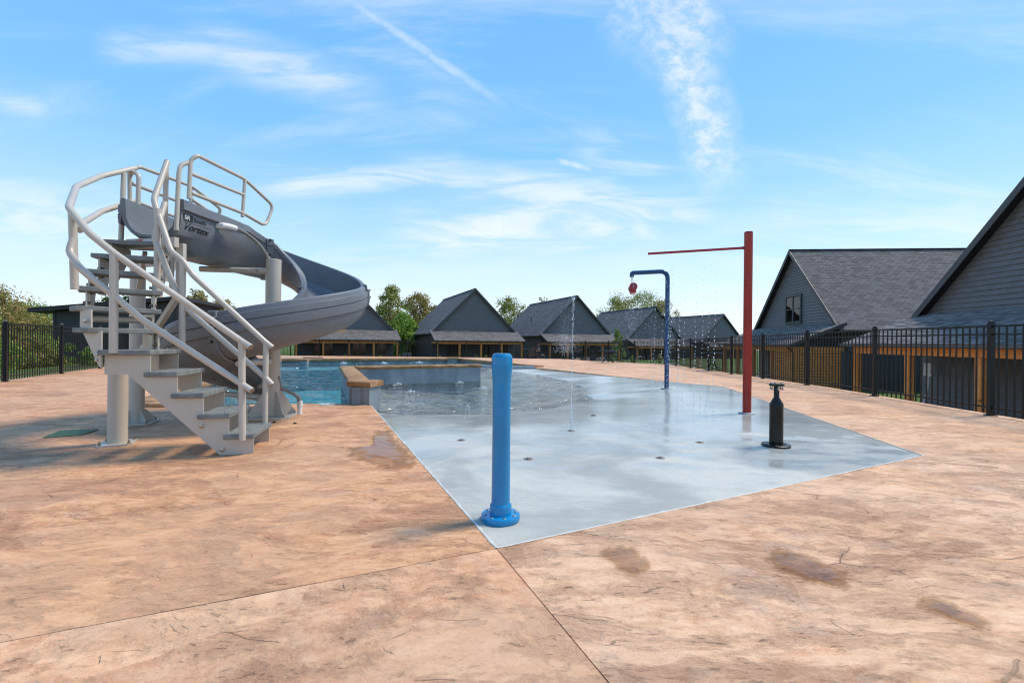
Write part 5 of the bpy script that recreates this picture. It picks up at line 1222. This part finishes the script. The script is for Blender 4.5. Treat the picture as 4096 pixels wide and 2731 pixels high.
    if win:
        mb = MB(); xs_, z0, z1 = 0.84, 3.86, 5.46; y = -0.092
        mb.box((0, y, z1+0.06), (2*xs_+0.22, 0.06, 0.12)); mb.box((0, y, z0-0.06), (2*xs_+0.22, 0.07, 0.12))
        for xx in (-xs_-0.055, xs_+0.055): mb.box((xx, y, (z0+z1)/2), (0.11, 0.06, z1-z0))
        mb.box((0, y, (z0+z1)/2), (0.10, 0.055, z1-z0)); mb.box((-xs_/2, y, (z0+z1)/2), (xs_-0.1, 0.04, 0.06)); mb.box((xs_/2, y, (z0+z1)/2), (xs_-0.1, 0.04, 0.06))
        wf = B(mb, 'gable_window', M['trim'])
        for sx in (-1, 1):
            for zz in (0, 1):
                m2 = MB(); m2.box((sx*(xs_/2+0.025), y+0.006, z0+(z1-z0)*(0.25+0.5*zz)), (xs_-0.06, 0.008, (z1-z0)/2-0.06)); B(m2, 'pane', M['clear_pane'], wf)
            for k in range(26):
                m2 = MB(); m2.box((sx*(xs_/2+0.02), y+0.026, z0+0.04+k*(z1-z0-0.06)/25.5), (xs_-0.10, 0.016, 0.030)); B(m2, 'blind_slat', M['blind'], wf)
    if slat:
        nrow = 13
        for i in range(nrow):      # end wall of the porch, toward the viewer
            z = 0.10+i*0.155; mb = MB(); mb.box((px1-0.08, -D_/2-0.04, z+0.072), (0.035, D_-0.20, 0.128)); B(mb, 'slat_plank', M['cedar'])
            mb = MB(); mb.box((px1-0.1-1.16, -D_-0.02, z+0.072), (2.05, 0.035, 0.128)); B(mb, 'slat_plank', M['cedar'])
    return root
H = {}
house('gabled_house', 'nearest dark grey house at the right edge, only its rake in frame', (15.35, 12.75), (1.0, -0.045), -1.40, near=True, shingle_sides=(), door=(1.75, 3.65))
house('gabled_house', 'dark grey house with a double window in its gable and a cedar slat porch end', (17.6, 29.0), (1.0, -0.09), -1.45, near=True, slat=True, win=True, shingle_sides=(-1,) if False else (1,))
house('gabled_house', 'dark house half hidden behind the right side of the slide', (-17.6, 48.6), (-0.42, 0.907), -1.40)
house('gabled_house', 'dark house in the middle with the widest visible gable', (-4.2, 52.2), (-0.374, 0.927), -1.40)
house('gabled_house', 'dark house seen behind the tall water jet', (8.4, 58.5), (-0.348, 0.937), -1.45)
house('gabled_house', 'dark house behind the dark blue pole and bucket', (22.0, 69.5), (-0.346, 0.938), -1.90)
house('gabled_house', 'farthest dark house, seen between the dark blue and red poles', (38.3, 82.3), (-0.36, 0.933), -2.10)
# ---------------------------------------------------------------- shed on the left
def shed():
    f0, f1 = Vector((-23.4, 23.2)), Vector((-18.1, 24.6)); d = (f1-f0).normalized(); n = Vector((-d.y, d.x)); L_ = (f1-f0).length; D_ = 6.2; zb = -0.62
    root = tag(empty('pool_shed', (f0.x, f0.y, zb), math.atan2(d.y, d.x)), 'low black sided shed with a slanting flat roof behind the left fence', 'shed')
    def B(mb, nm, mat, par=None): return mb.build(nm, mat, par or root, local=True)
    hl, hr = 2.92, 3.62
    mb = MB(); mb.prism([(0, 0, 0), (L_, 0, 0), (L_, 0, hr), (0, 0, hl)], (0, D_, 0)); B(mb, 'wall', M['shed_black'])
    z = 0.05; rows = []
    zt = lambda x: hl+(hr-hl)*x/L_
    while z < hr-0.06:
        x0 = 0.0 if z+0.2 < hl else max(0, (z+0.2-hl)/(hr-hl)*L_)
        mb = MB(); mb.prism([(x0, -0.022, z), (x0, -0.002, z), (x0, -0.002, z+0.2), (x0, -0.006, z+0.2)], (L_-x0, 0, 0)); B(mb, 'siding_board', M['shed_black'])
        mb = MB(); mb.prism([(L_+0.022, 0, z), (L_+0.002, 0, z), (L_+0.002, 0, z+0.2), (L_+0.006, 0, z+0.2)], (0, D_, 0)); B(mb, 'siding_board', M['shed_black']); z += 0.2
    ov = 0.75
    mb = MB(); mb.prism([(-ov, -0.5, zt(-ov)+0.02), (L_+0.35, -0.5, zt(L_+0.35)+0.02), (L_+0.35, -0.5, zt(L_+0.35)+0.20), (-ov, -0.5, zt(-ov)+0.20)], (0, D_+1.0, 0)); ro = B(mb, 'roof', M['shed_black'])
    mb = MB(); mb.bar((-ov-0.02, -0.53, zt(-ov)+0.20), (L_+0.38, -0.53, zt(L_+0.38)+0.20), 0.05, 0.03); B(mb, 'drip_edge', M['shed_black'], ro)
    mb = MB(); mb.box((L_-0.06, -0.03, hr/2), (0.12, 0.03, hr-0.02)); B(mb, 'corner_board', M['shed_black'])
    mb = MB(); mb.box((0.06, -0.03, hl/2), (0.12, 0.03, hl-0.02)); B(mb, 'corner_board', M['shed_black'])
shed()
# ---------------------------------------------------------------- trees and shrubs
def tree(name, label, base, h, rad, mat, seed, nleaf=2600, leaf=0.30, trunk_r=0.16, crown_lo=0.32, clumps=38, group='trees beyond the fences', open_=0.5, cat='tree', sq=1.0, flat=0.5):
    random.seed(seed); base = Vector(base); root = tag(empty(name, base), label, cat, group)
    mb = MB(); top = base+Vector((random.uniform(-.3, .3)*rad*0.4, random.uniform(-.2, .2)*rad*0.4, h*0.93)); tr = []
    for i in range(7):
        k = i/6; tr.append(base.lerp(top, k)+Vector((math.sin(k*5+seed)*rad*0.05, math.cos(k*4+seed)*rad*0.05, -0.3 if i == 0 else 0)))
    mb.tube(tr, [trunk_r*(1.15-0.95*i/6) for i in range(7)], 8); cl = []
    for i in range(clumps):
        zt = crown_lo+(1-crown_lo)*((i+0.5)/clumps); prof = math.sin(math.pi*min(1, max(0.05, (zt-crown_lo)/(1-crown_lo)))**0.75)**0.6
        a = i*2.4+random.uniform(-.5, .5); rr = rad*sq*prof*random.uniform(0.25, 1.0)
        c = base+Vector((rr*math.cos(a), rr*math.sin(a), h*zt*random.uniform(0.95, 1.03))); cl.append((c, rad*random.uniform(0.16, 0.34)))
        k = max(0.15, zt-0.22-0.15*random.random()); s0 = base.lerp(top, min(0.95, k)); mid = s0.lerp(c, 0.55)+Vector((0, 0, -0.02*h))
        mb.tube([s0, mid, c], [trunk_r*0.42*(1.1-k), trunk_r*0.24*(1.1-k), trunk_r*0.08], 5)
    mb.build('trunk', M['bark'], root, fixn=False)
    mb = MB(); V = []; F = []
    for i in range(nleaf):
        c, r_ = cl[int(random.random()*len(cl))]
        d = Vector((random.gauss(0, 1), random.gauss(0, 1), random.gauss(0, 0.8))); d = d.normalized()*r_*random.random()**0.45
        p = c+d; s_ = leaf*random.uniform(0.55, 1.25); n = (d.normalized()+Vector((random.gauss(0, .6), random.gauss(0, .6), random.gauss(0.3, .6)))).normalized()
        u = n.orthogonal().normalized(); w = n.cross(u); a = random.random()*6.283; u, w = u*math.cos(a)+w*math.sin(a), w*math.cos(a)-u*math.sin(a)
        o = len(V); V += [p-u*s_*0.5, p-w*s_*0.28+n*s_*0.06, p+u*s_*0.5, p+w*s_*0.28+n*s_*0.06]; F.append((o, o+1, o+2, o+3))
    me = bpy.data.meshes.new('crown'); me.from_pydata([tuple(v-base) for v in V], [], F); me.materials.append(M[mat]); ob = bpy.data.objects.new('crown', me); COL.objects.link(ob); ob.parent = root
    return root
def at_x(px, Y): return P(px, 1370, Y).x
def T(px, ytop, Y, rad, mat, seed, label, **k):
    x = at_x(px, Y); zb = lawn_z(x, Y); zt = P(px, ytop, Y).z
    k['nleaf'] = int(k.get('nleaf', 2600)*1.7); far = Y > 50
    if far: k['leaf'] = 0.36
    return tree('broadleaf_tree', label, (x, Y, zb), zt-zb, rad*(1.4 if far else 1.15), mat, seed, **k)
T(1562, 1150, 74, 2.5, 'leaf_oak', 1, 'tall narrow tree left of the middle house', nleaf=3600, clumps=46, crown_lo=0.2)
T(1672, 1178, 72, 2.9, 'leaf_olive', 2, 'yellow green tree touching the left roof of the middle house', nleaf=3600, clumps=46, crown_lo=0.22)
T(1610, 1255, 66, 2.3, 'leaf_green', 3, 'low bright tree with a pale stem between the two middle houses', nleaf=2600, crown_lo=0.15)
T(1520, 1230, 80, 2.4, 'leaf_cedar', 4, 'dark tree just right of the house behind the slide', nleaf=2200)
T(1715, 1235, 86, 2.6, 'leaf_olive', 5, 'thin leafed tree behind the ridge of the middle house', nleaf=1100, clumps=30)
T(2032, 1196, 92, 3.5, 'leaf_oak', 6, 'round tree between the middle house and the one behind the jet', nleaf=3800, clumps=50, crown_lo=0.2)
T(2080, 1255, 88, 2.2, 'leaf_cedar', 7, 'dark low tree beside the round tree', nleaf=1600)
T(2170, 1190, 100, 1.8, 'leaf_olive', 8, 'sparse treetop above the roof behind the jet', nleaf=500, clumps=22)
T(2470, 1192, 104, 4.6, 'leaf_oak', 9, 'broad tree above the roof left of the bucket', nleaf=3600, clumps=50, crown_lo=0.3)
T(2560, 1172, 106, 5.2, 'leaf_oak', 10, 'tallest broad tree above the roof behind the bucket', nleaf=4200, clumps=56, crown_lo=0.3)
T(2645, 1200, 105, 3.0, 'leaf_olive', 11, 'tree right behind the dark blue pole', nleaf=2400, clumps=40)
T(1640, 1290, 62, 2.2, 'leaf_green', 31, 'low spreading tree filling the gap left of the middle house', nleaf=2600, crown_lo=0.05)
T(1590, 1285, 90, 2.8, 'leaf_oak', 32, 'background tree between the two middle houses', nleaf=2600, crown_lo=0.05)
T(2030, 1275, 96, 3.4, 'leaf_green', 33, 'low background tree right of the middle house', nleaf=2600, crown_lo=0.05)
T(432, 1188, 62, 1.6, 'leaf_cedar', 12, 'leftmost dark treetop above the shed roof', nleaf=900, clumps=26)
T(505, 1182, 66, 1.5, 'leaf_cedar', 13, 'second dark treetop above the shed roof', nleaf=900, clumps=26)
T(790, 1168, 58, 2.0, 'leaf_olive', 14, 'leafy treetop above the right end of the shed', nleaf=1300, clumps=30)
T(895, 1205, 60, 1.9, 'leaf_olive', 15, 'treetop between shed and slide flume', nleaf=1300, clumps=30)
T(-30, 1165, 27, 2.2, 'leaf_olive', 16, 'big pale olive tree cut by the left edge', nleaf=5200, leaf=0.17, clumps=70, crown_lo=0.1, trunk_r=0.2)
T(75, 1222, 31, 2.2, 'leaf_oak', 17, 'rounded green tree left of the shed', nleaf=4200, leaf=0.18, clumps=60, crown_lo=0.05)
T(150, 1228, 36, 2.2, 'leaf_green', 18, 'small green tree behind the corner of the shed', nleaf=3600, leaf=0.18, clumps=50, crown_lo=0.05)
T(-160, 1230, 22, 2.3, 'leaf_green', 19, 'leafy tree outside the left fence beyond the frame edge', nleaf=3000, leaf=0.17, clumps=50, crown_lo=0.05)
def S_(px, ytop, Y, rad, mat, seed, label, nleaf=1500, leaf=0.10, name='shrub', **k):
    x = at_x(px, Y); zb = lawn_z(x, Y); zt = P(px, ytop, Y).z
    return tree(name, label, (x, Y, zb), max(0.25, zt-zb), rad, mat, seed, nleaf=nleaf, leaf=leaf, trunk_r=0.03, crown_lo=0.08, clumps=26, group=k.pop('group', 'shrubs beyond the fences'), cat=k.pop('cat', 'shrub'), **k)
for i, (px, yt, Y, rd, mt, lb) in enumerate([(30, 1330, 18.5, 1.3, 'leaf_olive', 'olive shrub behind the left fence at the frame edge'), (95, 1345, 19.5, 1.2, 'leaf_oak', 'second shrub from the left edge behind the fence'), (160, 1350, 20.5, 1.2, 'leaf_green', 'green shrub just left of the shed wall'), (-20, 1365, 16.0, 1.0, 'leaf_green', 'low green shrub at the left frame edge'), (355, 1395, 19.5, 0.55, 'leaf_green', 'green shrub before the shed wall, seen under the stairs'), (215, 1415, 20.5, 0.5, 'leaf_oak', 'low shrub at the left corner of the shed')]):
    S_(px, yt, Y, rd, mt, 40+i, lb, nleaf=2600 if rd > 1 else 900, leaf=0.13)
S_(2470, 1322, 37.5, 0.75, 'leaf_bright', 60, 'young bright green conical tree behind the fence', 3200, 0.15, 'young_tree', cat='tree', group='young trees', sq=0.9)
S_(2143, 1372, 39, 0.9, 'petal', 61, 'pink flowering shrub left of the third house porch', 240, 0.10, 'flowering_shrub')
for i, (px, yt, mt, lb) in enumerate([(1380, 1421, 'leaf_bright', 'small bright plant before the porch behind the slide, left one'), (1520, 1421, 'leaf_bright', 'small bright plant before the porch behind the slide, right one'), (1755, 1423, 'leaf_oak', 'small plant at the left post of the middle house'), (1905, 1419, 'leaf_bright', 'small yellow green plant before the middle house'), (1945, 1424, 'leaf_oak', 'tiny plant right of the yellow green plant'), (2440, 1420, 'leaf_green', 'low plants left of the young tree'), (2530, 1422, 'leaf_green', 'low plants right of the young tree'), (2640, 1418, 'leaf_olive', 'yellowish plant just left of the dark blue pole')]):
    S_(px, yt, 39.5, 0.42, mt, 70+i, lb, 420, 0.11, 'low_plant', group='low plants before the porches')
for i, (px, lb) in enumerate([(2790, 'flowering plant behind the fence left of the red pole, left one'), (2850, 'flowering plant behind the fence left of the red pole, right one')]):
    S_(px, 1432, 33, 0.5, 'petal' if i == 0 else 'leaf_green', 80+i, lb, 260, 0.09, 'low_plant', group='plants at the right fence')
# ---------------------------------------------------------------- garden furniture and fittings beyond the fence
def chair(px, Y, rz, label):
    x = at_x(px, Y); z = lawn_z(x, Y); root = tag(empty('garden_chair', (x, Y, z), rz), label, 'chair', 'tan slatted garden chairs')
    for i in range(5):
        xx = -0.22+i*0.11; MB().bar((xx, 0.18, 0.32), (xx*1.15, 0.46, 1.05-abs(i-2)*0.05), 0.095, 0.022).build('back_slat', M['chair_tan'], root, local=True)
        MB().bar((-0.27, -0.30+i*0.11, 0.38-i*0.012), (0.27, -0.30+i*0.11, 0.38-i*0.012), 0.095, 0.022).build('seat_slat', M['chair_tan'], root, local=True)
    for sx in (-1, 1):
        MB().box((sx*0.31, -0.28, 0.28), (0.035, 0.10, 0.56)).build('leg', M['chair_tan'], root, local=True); MB().bar((sx*0.29, -0.30, 0.33), (sx*0.29, 0.55, 0.05), 0.03, 0.12).build('leg', M['chair_tan'], root, local=True)
        MB().bar((sx*0.34, -0.36, 0.57), (sx*0.32, 0.36, 0.57), 0.13, 0.024).build('armrest', M['chair_tan'], root, local=True)
z0_ = lawn_z(4, 44)
chair(2323, 41, 0.5, 'leftmost tan garden chair before the porch behind the jet'); chair(2352, 42, 0.1, 'middle tan garden chair before the porch behind the jet'); chair(2392, 41.5, -0.4, 'rightmost tan garden chair, left of the young tree')
def table(px, ybase, w, label):
    p = G(px, ybase, -0.22); p.z = g(p.x, p.y); root = tag(empty('metal_table', p), label, 'table', 'black metal tables at the far fence')
    mb = MB(); mb.lathe([(w*0.5, 0.70), (w*0.5, 0.725), (w*0.49, 0.73), (0.01, 0.73)], p, 28); mb.build('table_top', M['black_iron'], root)
    for k in range(4):
        a = 0.5+k*math.pi/2; u = Vector((math.cos(a), math.sin(a), 0)); MB().tube(smooth_pts([p+u*w*0.40+Vector((0, 0, 0.015)), p+u*w*0.10+Vector((0, 0, 0.30)), p+u*w*0.14+Vector((0, 0, 0.55)), p+u*w*0.36+Vector((0, 0, 0.70))], 0.15, 4), 0.016, 8).build('leg', M['black_iron'], root)
table(2432, 1452, 1.15, 'round black metal table before the fence under the young tree'); table(2100, 1431, 0.9, 'small black metal table just right of the bright blue post'); table(2850, 1494, 0.85, 'black metal table at the fence left of the red pole')
def ac(px, Y):
    x = at_x(px, Y); z = -1.42; root = tag(empty('condenser_unit', (x, Y, z)), 'grey slatted air conditioner unit beside the middle house', 'air conditioner')
    MB().box((x, Y, z+0.5), (0.86, 0.8, 0.96)).build('cabinet', M['trim'], root); MB().box((x, Y, z+1.0), (0.92, 0.86, 0.05)).build('lid', M['ac_grey'], root)
    for i in range(9): MB().box((x-0.40+i*0.10, Y-0.42, z+0.50), (0.06, 0.03, 0.92)).build('slat', M['ac_grey'], root)
ac(1628, 49.5)
def side_box(px, py, Y, w, h, label, conduit=False):
    p = P(px, py, Y); root = tag(empty('meter_box', p), label, 'meter box'); MB().box(p, (w, 0.10, h)).build('box_body', M['box_white'], root); MB().box(p+Vector((0, -0.055, 0.02)), (w*0.8, 0.012, h*0.7)).build('box_door', M['box_white'], root)
    if conduit: MB().tube(smooth_pts([p+Vector((0, 0, -h/2)), p+Vector((0.01, 0, -0.6)), p+Vector((-0.10, 0.0, -0.95))], 0.3, 5), 0.028, 8).build('conduit', M['box_white'], root)
p = P(3468, 1490, 16.6)
root = tag(empty('meter_box', (15.52, 17.2, 0.05)), 'white utility box with a pipe on the nearest house porch wall', 'meter box')
MB().box((15.58, 17.0, 0.10), (0.10, 0.32, 0.48)).build('box_body', M['box_white'], root); MB().box((15.52, 17.0, 0.12), (0.012, 0.26, 0.36)).build('box_door', M['box_white'], root)
MB().tube(smooth_pts([Vector((15.58, 17.0, -0.14)), Vector((15.58, 17.02, -0.6)), Vector((15.5, 17.15, -1.3))], 0.25, 5), 0.03, 8).build('conduit', M['box_white'], root)
p = P(2157, 1397, 61.0); side_box(2157, 1397, 57.5, 0.32, 0.45, 'white utility box on the left wall of the house behind the jet')
# plumbing vents on roofs
def vent(px, py, Y, label):
    p = P(px, py, Y); o = MB().lathe([(0.14, -0.25), (0.06, -0.10), (0.06, 0.30), (0.075, 0.30), (0.075, 0.36)], p, 12).build('roof_vent', M['black'], None, origin=p); tag(o, label, 'vent pipe')
p_v = P(2125, 1280, 64.8); vent(2125, 1280, 64.3, 'black vent pipe on the roof behind the jet')

for o in bpy.data.objects:
    if o.parent is not None and o.type == 'MESH' and (o.name.split('.')[0].endswith('bolt') or o.name.split('.')[0] in ('lid_rib', 'finger_hole', 'foam_mound', 'channel_post')):
        if o.name.split('.')[0] != 'channel_post': o['kind'] = 'stuff'
